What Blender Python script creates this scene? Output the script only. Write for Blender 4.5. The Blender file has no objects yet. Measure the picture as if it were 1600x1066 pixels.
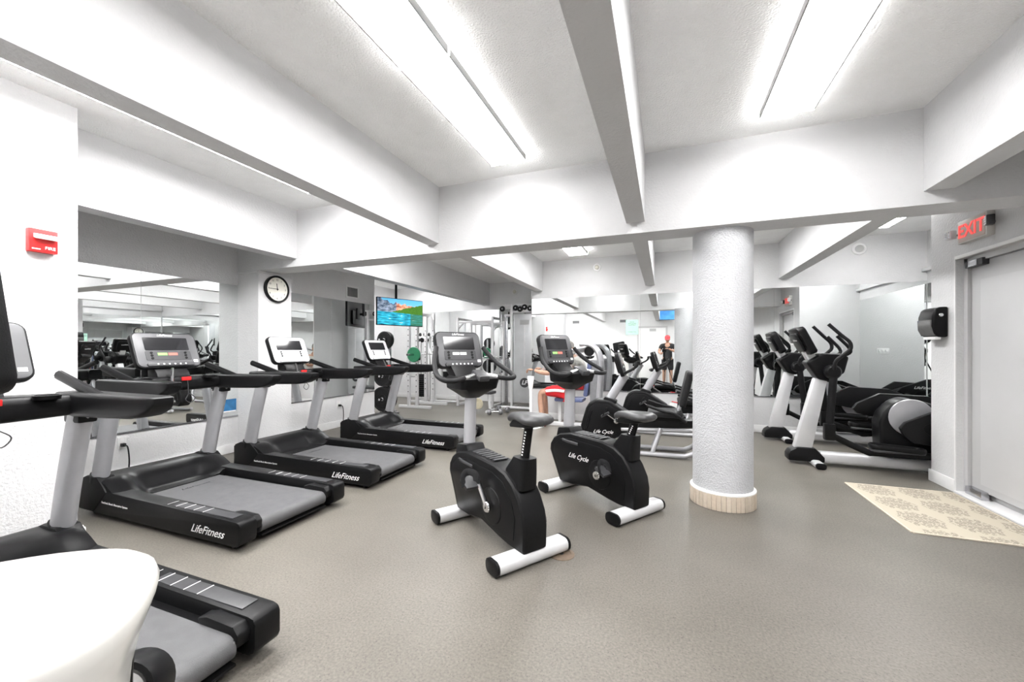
import bpy, bmesh, math, random
from mathutils import Vector, Matrix, Euler
random.seed(7)
sc = bpy.context.scene
COL = sc.collection
PI = math.pi
# ------------------------------------------------------------------ camera, world, exposure
YAW = math.atan(238 / 628.0)
cam_d = bpy.data.cameras.new('camera'); cam = bpy.data.objects.new('camera', cam_d); COL.objects.link(cam)
cam_d.sensor_width = 36.0; cam_d.lens = 36.0 * 628.0 / 1600.0
cam_d.shift_y = 13.0 / 1600.0
cam_d.clip_start = 0.02
cam.location = (0, 0, 1.25); cam.rotation_euler = (PI / 2, 0, YAW)
sc.camera = cam
w = bpy.data.worlds.new('world'); sc.world = w; w.use_nodes = True
w.node_tree.nodes['Background'].inputs[0].default_value = (0.9, 0.95, 1, 1)
w.node_tree.nodes['Background'].inputs[1].default_value = 0.3
sc.view_settings.view_transform = 'Standard'; sc.view_settings.look = 'None'
sc.view_settings.gamma = 1.0; sc.view_settings.use_curve_mapping = False
sc.view_settings.exposure = 0.0
LAMP = 33.0           # emission of the fluorescent lenses
sc.cycles.max_bounces = 12; sc.cycles.diffuse_bounces = 6; sc.cycles.glossy_bounces = 6

# ------------------------------------------------------------------ materials
MATS = {}
def mat(name, col, rough=0.5, metal=0.0, noise=0.0, nscale=30.0, bump=0.0, bscale=60.0, emis=None, es=0.0, spec=None, coat=0.0):
    if name in MATS: return MATS[name]
    m = bpy.data.materials.new(name); m.use_nodes = True
    nt = m.node_tree; p = nt.nodes['Principled BSDF']
    p.inputs['Base Color'].default_value = (*col, 1); p.inputs['Roughness'].default_value = rough
    p.inputs['Metallic'].default_value = metal
    if spec is not None: p.inputs['Specular IOR Level'].default_value = spec
    if coat: p.inputs['Coat Weight'].default_value = coat
    tc = nt.nodes.new('ShaderNodeTexCoord')
    if noise > 0:
        n = nt.nodes.new('ShaderNodeTexNoise'); n.inputs['Scale'].default_value = nscale; n.inputs['Detail'].default_value = 4
        nt.links.new(tc.outputs['Object'], n.inputs['Vector'])
        r = nt.nodes.new('ShaderNodeMapRange'); r.inputs[1].default_value = .3; r.inputs[2].default_value = .7
        r.inputs[3].default_value = 1 - noise; r.inputs[4].default_value = 1 + noise
        nt.links.new(n.outputs['Fac'], r.inputs[0])
        mx = nt.nodes.new('ShaderNodeVectorMath'); mx.operation = 'SCALE'
        mx.inputs[0].default_value = col; nt.links.new(r.outputs[0], mx.inputs['Scale'])
        nt.links.new(mx.outputs[0], p.inputs['Base Color'])
    if bump > 0:
        n2 = nt.nodes.new('ShaderNodeTexNoise'); n2.inputs['Scale'].default_value = bscale; n2.inputs['Detail'].default_value = 3
        nt.links.new(tc.outputs['Object'], n2.inputs['Vector'])
        b = nt.nodes.new('ShaderNodeBump'); b.inputs['Strength'].default_value = bump; b.inputs['Distance'].default_value = .01
        nt.links.new(n2.outputs['Fac'], b.inputs['Height']); nt.links.new(b.outputs[0], p.inputs['Normal'])
    if emis:
        p.inputs['Emission Color'].default_value = (*emis, 1); p.inputs['Emission Strength'].default_value = es
    MATS[name] = m
    return m
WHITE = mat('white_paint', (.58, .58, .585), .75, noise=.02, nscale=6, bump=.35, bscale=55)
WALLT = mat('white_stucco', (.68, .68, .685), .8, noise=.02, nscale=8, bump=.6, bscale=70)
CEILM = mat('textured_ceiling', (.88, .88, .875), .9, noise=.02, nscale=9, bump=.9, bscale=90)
TRIMW = mat('white_gloss_trim', (.74, .74, .74), .35, noise=.02)
GREYD = mat('grey_door_paint', (.46, .46, .465), .4, noise=.02, nscale=5)
BLACK = mat('black_plastic', (.006, .006, .0065), .38, noise=.15, nscale=40, bump=.08, bscale=300, spec=.18)
BLACKS = mat('black_satin', (.006, .006, .0065), .33, noise=.1, nscale=20, spec=.16)
RUBBER = mat('black_rubber', (.011, .011, .012), .55, noise=.2, nscale=60, bump=.2, bscale=200, spec=.3)
GRIP = mat('charcoal_foam_grip', (.014, .014, .015), .55, noise=.15, nscale=80, bump=.2, bscale=250, spec=.2)
SADDLE = mat('grey_saddle_vinyl', (.05, .05, .052), .38, noise=.15, nscale=60, bump=.15, bscale=250)
CHAR = mat('charcoal_plastic', (.035, .035, .038), .4, noise=.1, nscale=30)
SILV = mat('silver_paint', (.44, .44, .46), .32, .35, noise=.03, nscale=12)
WSILV = mat('pale_silver_paint', (.64, .64, .65), .35, .2, noise=.03, nscale=12)
STEEL = mat('brushed_steel', (.5, .5, .52), .25, 1.0, noise=.06, nscale=20)
CHROME = mat('chrome', (.75, .75, .76), .12, 1.0, noise=.02)
BELT = mat('grey_running_belt', (.08, .08, .083), .55, noise=.12, nscale=14, bump=.35, bscale=420)
FACE = mat('grey_console_face', (.085, .085, .09), .34, .1, noise=.05, nscale=10)
FACE_GLARE = mat('glare_console_face', (.62, .62, .64), .3, .3, noise=.05, nscale=10)  # grey console face with light glare put into the base colour
SCREEN = mat('dark_screen_glass', (.012, .012, .014), .08, noise=.05)
LEDG = mat('green_led_display', (.1, .3, .05), .4, emis=(.45, 1, .25), es=.9)
LEDR = mat('red_led_display', (.3, .05, .04), .4, emis=(1, .25, .18), es=.9)
LEDW = mat('pale_lcd_display', (.6, .63, .58), .4, noise=.05, emis=(.8, .85, .78), es=.4)
PRINT = mat('white_print', (.85, .85, .85), .5, noise=.02)
REDP = mat('red_plastic', (.65, .015, .015), .35, noise=.05)
LENS = mat('fluorescent_lens', (.9, .9, .9), .5, emis=(1, .99, .985), es=LAMP)
LENSUP = mat('fluorescent_uplight', (.9, .9, .9), .5, emis=(1, .99, .985), es=LAMP*.36)
HOUS = mat('fixture_housing_grey', (.4, .4, .4), .5, noise=.02)
GLOSSW = mat('glossy_white_shell', (.70, .69, .66), .22, noise=.02, nscale=3, coat=.4)
SKIN = mat('skin', (.45, .26, .18), .55, noise=.06, nscale=25)
def mirror_mat():
    m = bpy.data.materials.new('mirror_glass'); m.use_nodes = True; nt = m.node_tree
    p = nt.nodes['Principled BSDF']; p.inputs['Metallic'].default_value = 1
    p.inputs['Roughness'].default_value = 0.0; p.inputs['Base Color'].default_value = (.9, .92, .915, 1)
    return m
MIRROR = mirror_mat()
def floor_mat():
    m = bpy.data.materials.new('speckled_vinyl_floor'); m.use_nodes = True; nt = m.node_tree
    p = nt.nodes['Principled BSDF']; tc = nt.nodes.new('ShaderNodeTexCoord')
    big = nt.nodes.new('ShaderNodeTexNoise'); big.inputs['Scale'].default_value = 1.1; big.inputs['Detail'].default_value = 5
    fine = nt.nodes.new('ShaderNodeTexNoise'); fine.inputs['Scale'].default_value = 95; fine.inputs['Detail'].default_value = 2
    vor = nt.nodes.new('ShaderNodeTexVoronoi'); vor.inputs['Scale'].default_value = 70
    for n in (big, fine, vor): nt.links.new(tc.outputs['Object'], n.inputs['Vector'])
    r1 = nt.nodes.new('ShaderNodeValToRGB')
    r1.color_ramp.elements[0].position = .35; r1.color_ramp.elements[0].color = (.114, .104, .089, 1)
    r1.color_ramp.elements[1].position = .68; r1.color_ramp.elements[1].color = (.154, .142, .123, 1)
    nt.links.new(big.outputs['Fac'], r1.inputs[0])
    r2 = nt.nodes.new('ShaderNodeMapRange'); r2.inputs[1].default_value = .3; r2.inputs[2].default_value = .7
    r2.inputs[3].default_value = .78; r2.inputs[4].default_value = 1.2
    nt.links.new(fine.outputs['Fac'], r2.inputs[0])
    r3 = nt.nodes.new('ShaderNodeMapRange'); r3.inputs[1].default_value = .08; r3.inputs[2].default_value = .2
    r3.inputs[3].default_value = .42; r3.inputs[4].default_value = 1.0
    nt.links.new(vor.outputs['Distance'], r3.inputs[0])
    mu = nt.nodes.new('ShaderNodeMath'); mu.operation = 'MULTIPLY'
    nt.links.new(r2.outputs[0], mu.inputs[0]); nt.links.new(r3.outputs[0], mu.inputs[1])
    s = nt.nodes.new('ShaderNodeVectorMath'); s.operation = 'SCALE'
    nt.links.new(r1.outputs[0], s.inputs[0]); nt.links.new(mu.outputs[0], s.inputs['Scale'])
    nt.links.new(s.outputs[0], p.inputs['Base Color'])
    p.inputs['Roughness'].default_value = .42; p.inputs['Specular IOR Level'].default_value = .35
    b = nt.nodes.new('ShaderNodeBump'); b.inputs['Strength'].default_value = .08; b.inputs['Distance'].default_value = .004
    nt.links.new(fine.outputs['Fac'], b.inputs['Height']); nt.links.new(b.outputs[0], p.inputs['Normal'])
    return m
FLOORM = floor_mat()

# ------------------------------------------------------------------ mesh helpers
def new(): return bmesh.new()
def merge(bm, sub, M=None):
    me = bpy.data.meshes.new('tmp'); sub.to_mesh(me); sub.free()
    if M is not None: me.transform(M)
    bm.from_mesh(me); bpy.data.meshes.remove(me); return bm
def fix(bm): bmesh.ops.recalc_face_normals(bm, faces=bm.faces[:])
def box(bm, c, s, bev=0.0, rot=None, seg=2):
    b = bmesh.new(); bmesh.ops.create_cube(b, size=1)
    bmesh.ops.scale(b, vec=s, verts=b.verts)
    if bev: bmesh.ops.bevel(b, geom=b.edges[:], offset=bev, segments=seg, affect='EDGES', profile=.6)
    M = Matrix.Translation(c)
    if rot is not None: M = M @ (rot if isinstance(rot, Matrix) else Euler(rot).to_matrix().to_4x4())
    return merge(bm, b, M)
def bx(bm, x0, x1, y0, y1, z0, z1, bev=0.0):
    return box(bm, ((x0+x1)/2, (y0+y1)/2, (z0+z1)/2), (abs(x1-x0), abs(y1-y0), abs(z1-z0)), bev)
AX = {'y': Matrix(((1,0,0,0),(0,0,-1,0),(0,1,0,0),(0,0,0,1))).inverted() @ Matrix.Identity(4)}
def prism(bm, pts, a0, a1, bev=0.0, axis='y', seg=2):
    """profile: (x,z) extruded along y, or (x,y) along z, or (y,z) along x"""
    b = bmesh.new()
    def P(p, a):
        return {'y': (p[0], a, p[1]), 'z': (p[0], p[1], a), 'x': (a, p[0], p[1])}[axis]
    v0 = [b.verts.new(P(p, a0)) for p in pts]; v1 = [b.verts.new(P(p, a1)) for p in pts]
    b.faces.new(v0); b.faces.new(v1[::-1]); n = len(pts)
    for i in range(n): b.faces.new((v0[i], v1[i], v1[(i+1) % n], v0[(i+1) % n]))
    fix(b)
    if bev: bmesh.ops.bevel(b, geom=[e for e in b.edges if e.calc_face_angle(0) > .5], offset=bev, segments=seg, affect='EDGES', profile=.6, clamp_overlap=True)
    return merge(bm, b)
def smooth_path(pts, n=6):
    pts = [Vector(p) for p in pts]
    if len(pts) < 3: return pts
    out = []
    for i in range(len(pts)-1):
        p0 = pts[max(i-1, 0)]; p1 = pts[i]; p2 = pts[i+1]; p3 = pts[min(i+2, len(pts)-1)]
        for k in range(n):
            t = k/n
            out.append(.5*((2*p1)+(-p0+p2)*t+(2*p0-5*p1+4*p2-p3)*t*t+(-p0+3*p1-3*p2+p3)*t**3))
    out.append(pts[-1]); return out
def tube(bm, pts, r, seg=10, smooth=0, up=(0, 0, 1), cap=True, close=False):
    """r: float, (a,b) section along (side, upish), or list per point of floats"""
    pts = smooth_path(pts, smooth) if smooth else [Vector(p) for p in pts]
    rings = []; n = len(pts); up = Vector(up)
    prev = None
    for i, p in enumerate(pts):
        if close: t = pts[(i+1) % n] - pts[i-1]
        else: t = (pts[min(i+1, n-1)] - pts[max(i-1, 0)])
        t.normalize()
        if prev is None:
            s = t.cross(up)
            if s.length < 1e-3: s = t.cross(Vector((1, 0, 0)))
        else: s = prev - t*prev.dot(t)
        s.normalize(); prev = s; u = s.cross(t)
        if isinstance(r, list): ra = rb = r[min(i*len(r)//n, len(r)-1)] if len(r) != n else r[i]
        elif isinstance(r, tuple): ra, rb = r
        else: ra = rb = r
        rings.append([bm.verts.new(p + s*ra*math.cos(a) + u*rb*math.sin(a)) for a in [2*PI*k/seg for k in range(seg)]])
    m = n if close else n-1
    for i in range(m):
        A, B = rings[i], rings[(i+1) % n]
        for k in range(seg): bm.faces.new((A[k], A[(k+1) % seg], B[(k+1) % seg], B[k]))
    if cap and not close: bm.faces.new(rings[0][::-1]); bm.faces.new(rings[-1])
    return bm
def loft(bm, rings, cap=True):
    R = [[bm.verts.new(p) for p in ring] for ring in rings]; n = len(R[0])
    for i in range(len(R)-1):
        for k in range(n): bm.faces.new((R[i][k], R[i][(k+1) % n], R[i+1][(k+1) % n], R[i+1][k]))
    if cap: bm.faces.new(R[0][::-1]); bm.faces.new(R[-1])
    return bm
def lathe(bm, prof, M=None, seg=24):
    """profile (r,h) about local z"""
    b = bmesh.new(); rings = []
    for r, h in prof:
        rings.append([b.verts.new((max(r, 1e-4)*math.cos(2*PI*k/seg), max(r, 1e-4)*math.sin(2*PI*k/seg), h)) for k in range(seg)])
    for i in range(len(rings)-1):
        for k in range(seg): b.faces.new((rings[i][k], rings[i][(k+1) % seg], rings[i+1][(k+1) % seg], rings[i+1][k]))
    b.faces.new(rings[0][::-1]); b.faces.new(rings[-1])
    return merge(bm, b, M)
def along(p, d):
    """matrix taking local z to direction d at p"""
    return Matrix.Translation(p) @ Vector(d).to_track_quat('Z', 'Y').to_matrix().to_4x4()
def rrect(wd, h, r, n=5, cx=0, cy=0):
    out = []
    for (sx, sy, a0) in ((1, 1, 0), (-1, 1, 90), (-1, -1, 180), (1, -1, 270)):
        for k in range(n+1):
            a = math.radians(a0 + 90*k/n)
            out.append((cx+sx*(wd/2-r)+r*math.cos(a), cy+sy*(h/2-r)+r*math.sin(a)))
    return out
def obj(name, bm, m, parent=None, smooth=40, kind=None, M=None):
    fix(bm)
    me = bpy.data.meshes.new(name); bm.to_mesh(me); bm.free()
    if M is not None: me.transform(M)
    me.materials.append(m)
    if smooth:
        for p in me.polygons: p.use_smooth = True
        me.set_sharp_from_angle(angle=math.radians(smooth))
    o = bpy.data.objects.new(name, me); COL.objects.link(o)
    if parent: o.parent = parent
    if kind: o['kind'] = kind
    return o
def tag(o, label, cat, group=None):
    o['label'] = label; o['category'] = cat
    if group: o['group'] = group
    return o
def thing(name, label, cat, loc=(0, 0, 0), rz=0, group=None):
    o = bpy.data.objects.new(name, None); COL.objects.link(o); o.empty_display_size = .1
    o.location = loc; o.rotation_euler = (0, 0, rz)
    return tag(o, label, cat, group)
def struct(name, bm, m, label=None, parent=None, smooth=40, cat=None):
    o = obj(name, bm, m, parent, smooth)
    if not parent: o['kind'] = 'structure'
    if label: o['label'] = label
    if cat: o['category'] = cat
    return o
def copy_tree(o, parent=None):
    c = o.copy(); COL.objects.link(c); c.parent = parent
    for ch in list(o.children): copy_tree(ch, c)
    return c
_txt = {}
def text_mesh(body, size, shear=0.0, ext=.0012, align='CENTER', bold=0.0):
    k = (body, size, shear, ext, align, bold)
    if k in _txt: return _txt[k]
    cu = bpy.data.curves.new('t', 'FONT'); cu.body = body; cu.size = size; cu.shear = shear; cu.extrude = ext
    cu.align_x = align; cu.align_y = 'CENTER'; cu.offset = bold; cu.resolution_u = 3
    o = bpy.data.objects.new('t', cu); COL.objects.link(o)
    dg = bpy.context.evaluated_depsgraph_get(); dg.update()
    me = bpy.data.meshes.new_from_object(o.evaluated_get(dg)); COL.objects.unlink(o); bpy.data.objects.remove(o)
    _txt[k] = me; return me
def text(name, body, size, M, m, parent=None, shear=0.0, ext=.0012, align='CENTER', bold=0.0):
    me = text_mesh(body, size, shear, ext, align, bold).copy(); me.transform(M); me.materials.clear(); me.materials.append(m)
    o = bpy.data.objects.new(name, me); COL.objects.link(o); o.parent = parent
    return o
def frame(p, xdir, ydir):
    """matrix with local x -> xdir, y -> ydir"""
    x = Vector(xdir).normalized(); z = x.cross(Vector(ydir)).normalized(); y = z.cross(x)
    return Matrix(((x.x, y.x, z.x, p[0]), (x.y, y.y, z.y, p[1]), (x.z, y.z, z.z, p[2]), (0, 0, 0, 1)))

# ------------------------------------------------------------------ the setting
ZC, ZB, ZX = 2.835, 2.285, 2.197
XL, XR, YB, YBL = -4.894, 2.38, 7.0, 8.85
YF = -1.45
b = new(); bx(b, -6.8, 3.5, YF-.1, 9.0, -.1, 0); struct('floor', b, FLOORM, 'grey beige speckled vinyl gym floor')
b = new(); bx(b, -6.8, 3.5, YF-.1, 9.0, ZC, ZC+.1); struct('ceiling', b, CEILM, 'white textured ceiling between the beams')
b = new(); bx(b, XL-.1, XL, 1.46, 5.905, 0, ZC); struct('wall_left', b, WALLT, 'white wall behind the treadmills')
b = new(); bx(b, XL-.1, -3.61, YF-.1, 1.46, 0, ZC); struct('wall_left_near', b, WALLT, 'white stucco wall with red alarm')
b = new(); bx(b, -6.7, XL-.1, 5.805, 5.905, 0, ZC); struct('wall_wing_front', b, WALLT)
b = new(); bx(b, -6.8, -6.7, 5.8, YBL+.1, 0, ZC); struct('wall_wing_left', b, WALLT)
b = new(); bx(b, -6.8, -2.27, YBL, YBL+.1, 0, ZC); struct('wall_back_left', b, WALLT, 'white back wall behind the cable machine')
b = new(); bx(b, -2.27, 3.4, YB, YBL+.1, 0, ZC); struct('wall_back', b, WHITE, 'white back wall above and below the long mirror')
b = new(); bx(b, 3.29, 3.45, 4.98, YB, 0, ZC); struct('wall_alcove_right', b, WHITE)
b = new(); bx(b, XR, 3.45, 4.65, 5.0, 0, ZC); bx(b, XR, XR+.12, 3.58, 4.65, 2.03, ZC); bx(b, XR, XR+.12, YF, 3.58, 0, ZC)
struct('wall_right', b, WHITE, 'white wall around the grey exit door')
b = new(); bx(b, -3.61, 3.5, YF-.1, YF, 0, ZC); struct('wall_front', b, WALLT, 'white wall behind the photographer')
# pilaster and column
b = new(); bx(b, XL, -4.542, 3.42, 3.875, 0, ZX); struct('trim_1', b, WALLT, 'white wall pier carrying the round clock')
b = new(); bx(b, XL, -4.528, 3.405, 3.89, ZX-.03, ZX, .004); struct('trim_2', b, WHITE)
COLX, COLY, CR = .445, 3.70, .222
b = new(); lathe(b, [(CR, 0), (CR, ZX+.01)], Matrix.Translation((COLX, COLY, 0)), 64)
colm = mat('column_stucco', (.52, .525, .54), .85, noise=.03, nscale=10, bump=.9, bscale=80)
column = struct('column', b, colm, 'round white stucco column with a tiled foot')
NT = 44
for k in range(NT):
    a0 = 2*PI*k/NT; a1 = 2*PI*(k+.955)/NT
    r0, r1 = CR-.002, CR+.022 + random.uniform(-.001, .001)
    b = new()
    pr = [(COLX+r*math.cos(a), COLY+r*math.sin(a)) for r, a in ((r0, a0), (r1, a0), (r1, (a0+a1)/2), (r1, a1), (r0, a1))]
    prism(b, pr, 0.0, .122 + random.uniform(-.001, .001), .002, 'z', 1)
    t = random.uniform(-.03, .03); nm = 'cream_tile_%d' % (k % 5)
    tm = mat(nm, [(.56, .47, .375), (.58, .495, .40), (.53, .455, .365), (.59, .51, .42), (.565, .485, .39)][k % 5], .45, noise=.06, nscale=40)
    o = obj('tile', b, tm, column)
b = new(); lathe(b, [(CR, .118), (CR+.021, .118), (CR+.021, .129), (CR+.012, .137), (CR, .139)], Matrix.Translation((COLX, COLY, 0)), 64)
obj('tile_cap', b, TRIMW, column)
# beams
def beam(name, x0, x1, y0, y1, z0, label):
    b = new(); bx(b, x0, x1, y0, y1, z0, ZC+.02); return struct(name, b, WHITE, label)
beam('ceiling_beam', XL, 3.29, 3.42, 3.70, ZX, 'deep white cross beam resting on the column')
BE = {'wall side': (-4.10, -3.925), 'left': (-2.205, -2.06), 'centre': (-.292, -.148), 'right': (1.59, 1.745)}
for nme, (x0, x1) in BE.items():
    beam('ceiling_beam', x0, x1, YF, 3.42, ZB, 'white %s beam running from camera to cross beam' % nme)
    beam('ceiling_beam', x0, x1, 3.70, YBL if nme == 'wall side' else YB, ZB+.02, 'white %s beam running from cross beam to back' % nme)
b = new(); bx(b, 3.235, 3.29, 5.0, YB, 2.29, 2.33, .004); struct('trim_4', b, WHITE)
# baseboards
def baseboard(name, x0, x1, y0, y1):
    b = new(); bx(b, x0, x1, y0, y1, 0, .11, .006); struct(name, b, TRIMW)
baseboard('baseboard_left', XL, XL+.015, 1.46, 3.42); baseboard('baseboard_left_pier', -4.542, -4.527, 3.405, 3.89)
baseboard('baseboard_left_far', XL, XL+.015, 3.875, 5.905); baseboard('baseboard_left_near', -3.61, -3.595, YF, 1.46)
baseboard('baseboard_back', -2.27, 3.29, YB-.016, YB); baseboard('baseboard_back_left', -6.7, -2.285, YBL-.016, YBL)
baseboard('baseboard_right', XR-.016, XR, 4.65, 5.016); baseboard('baseboard_alcove', XR-.016, 3.29, 5.0, 5.016)
# mirrors ------------------------------------------------------------
def mirror(label, axis, pos, cuts, z0, z1, sign):
    """axis 'x': plane x=pos, panels along y; sign = direction the glass faces"""
    c = (pos, cuts[0], z0) if axis == 'x' else (cuts[0], pos, z0)
    t = thing('wall_mirror', label, 'mirror', c)
    for a, d in zip(cuts[:-1], cuts[1:]):
        b = new(); g = .0015
        if axis == 'x': bx(b, 0, sign*.006, a+g-cuts[0], d-g-cuts[0], 0, z1-z0)
        else: bx(b, a+g-cuts[0], d-g-cuts[0], 0, sign*.006, 0, z1-z0)
        obj('mirror_panel', b, MIRROR, t, 0)
    b = new(); L = cuts[-1]-cuts[0]
    if axis == 'x': bx(b, 0, sign*.010, 0, L, -.012, .004)
    else: bx(b, 0, L, 0, sign*.010, -.012, .004)
    obj('bottom_channel', b, STEEL, t, 0)
    return t
mirror('long wall mirror on the back wall behind bikes and ellipticals', 'y', YB, [-2.265, -.375, 1.53, 3.285], .545, 2.165, -1)
mirror('large mirror in the recess between alarm wall and clock pier', 'x', XL, [1.465, 2.44, 3.418], .445, 2.03, 1)
mirror('wall mirror under the air vent, right of the clock pier', 'x', XL, [3.88, 4.9, 5.9], .50, 2.045, 1)
mirror('mirror on the far left back wall behind the racks', 'y', YBL, [-6.3, -5.0, -3.7, -2.285], .545, 2.2, -1)
mirror('mirror on the alcove side wall by the ellipticals', 'x', 3.29, [5.03, 6.98], .56, 2.13, -1)

# ------------------------------------------------------------------ light fixtures
def fixture():
    t = thing('ceiling_light', '', 'light')
    b = new(); bx(b, -.07, .07, -.55, .55, -.052, 0, .004); obj('mounting_box', b, HOUS, t)
    for s in (-1, 1):
        b = new(); bx(b, s*.142, s*.150, -.605, .605, -.092, -.052); obj('side_rail', b, HOUS, t)
    b = new(); bx(b, -.1418, .1418, -.602, .602, -.091, -.07); obj('lens', b, LENS, t)
    b = new(); bx(b, -.1418, .1418, -.60, .60, -.060, -.052); obj('upper_reflector', b, LENSUP, t)
    for s in (-1, 1):
        b = new(); bx(b, -.150, .150, s*.602, s*.61, -.092, -.05); obj('end_cap', b, TRIMW if 0 else LENS, t)
    return t
FIX = [(-1.17, 2.40, 'left bay, end nearest the cross beam'), (-1.17, 1.18, 'left bay, middle of the row'), (-1.17, -.04, 'left bay, over the camera'),
       (.725, 2.40, 'right bay, end nearest the cross beam'), (.725, 1.18, 'right bay, middle of the row'), (.725, -.04, 'right bay, over the camera'),
       (-3.05, 2.30, 'treadmill bay, end nearest the cross beam'), (-3.05, 1.08, 'treadmill bay, near end'),
       (-1.275, 5.72, 'over the recumbent bikes, beyond the cross beam'), (-1.275, 4.50, 'behind the cross beam above the upright bikes'),
       (.725, 5.72, 'behind the column, far end'), (.725, 4.50, 'behind the column, near end'),
       (2.42, 5.62, 'over the ellipticals in the alcove'),
       (-3.10, 4.32, 'treadmill bay just beyond the cross beam'), (-2.68, 2.30, 'unseen row added in treadmill bay, end nearest the cross beam'), (-2.68, 1.08, 'unseen row added in treadmill bay, near end'), (-2.68, 4.32, 'unseen, added just beyond the cross beam'), (-5.4, 6.6, 'unseen, added over the weight racks'), (-5.4, 7.95, 'unseen, added over the weight stack station'), (-3.05, -.14, 'treadmill bay, behind the camera')]  # unseen inner row and weight corner lights added to brighten the left side
fx0 = fixture()
for i, (x, y, lab) in enumerate(FIX):
    o = fx0 if i == 0 else copy_tree(fx0)
    o.location = (x, y, ZC); tag(o, 'white fluorescent ceiling light, ' + lab, 'light', 'fluorescent ceiling lights')

# ------------------------------------------------------------------ consoles (shared by the cardio machines)
BRAND, MODEL = 'LifeFitness', 'Life Cycle'
def console(parent, M, wd, h, style, face=None, th=.05):
    """M: local x = to the user's right, y = up the face, z = out of the face (towards the user)"""
    face = face or FACE
    b = new(); prism(b, rrect(wd, h, .05), -th, -.004, .012, 'z'); sh = obj('console', b, BLACK, parent, M=M)
    b = new(); prism(b, rrect(wd*.95, h*.93, .04), -.006, .0, .002, 'z'); obj('face_plate', b, face, sh, M=M)
    b = new(); prism(b, rrect(wd*.68, h*.36, .008, 3, 0, h*.17), -.002, .003, .001, 'z', 1); obj('screen', b, SCREEN, sh, M=M)
    b = new(); prism(b, rrect(wd*.70, h*.26, .01, 3, 0, -h*.16), -.002, .0025, .001, 'z', 1); obj('keypad', b, CHAR if face is FACE else face, sh, M=M)
    for x, m in ((-.10, LEDG if style != 'pale' else LEDW), (.06, LEDR if style != 'pale' else LEDW)):
        b = new(); bx(b, (x-.072)*wd, (x+.072)*wd, -h*.155, -h*.085, .0025, .0035); obj('display', b, m, sh, 0, M=M)
    for sx in (-1, 1):
        for k in range(3):
            b = new(); lathe(b, [(.011, .002), (.010, .005)], Matrix.Translation((sx*wd*.26, -h*(.085+.075*k), 0)), 10); obj('button', b, BLACKS, sh, M=M)
    b = new(); prism(b, rrect(wd*.72, h*.10, .012, 3, 0, -h*.41), -.004, .012, .004, 'z'); st = obj('control_strip', b, CHAR if face is FACE else face, sh, M=M)
    for k in range(6):
        b = new(); lathe(b, [(.007, .012), (.006, .0145)], Matrix.Translation(((k-2.5)*wd*.085, -h*.41, 0)), 8); obj('button', b, PRINT, sh, M=M)
    b = new(); bx(b, wd*.37, wd*.44, -h*.36, -h*.29, 0, .002); obj('sticker', b, PRINT, sh, 0, M=M)
    text('lettering', BRAND, h*.085, M @ Matrix.Translation((0, h*.415, .001)), PRINT, sh, .35, .0008)
    # back of the shell: rear bulge and lettering seen in the mirrors
    b = new(); prism(b, rrect(wd*.7, h*.7, .04), -th-.025, -th+.002, .015, 'z'); obj('rear_housing', b, BLACKS, sh, M=M)
    text('rear_lettering', BRAND, h*.10, M @ Matrix.Translation((0, h*.1, -th-.026)) @ Matrix.Rotation(PI, 4, 'Y'), PRINT, sh, .35, .0008)
    return sh

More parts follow.
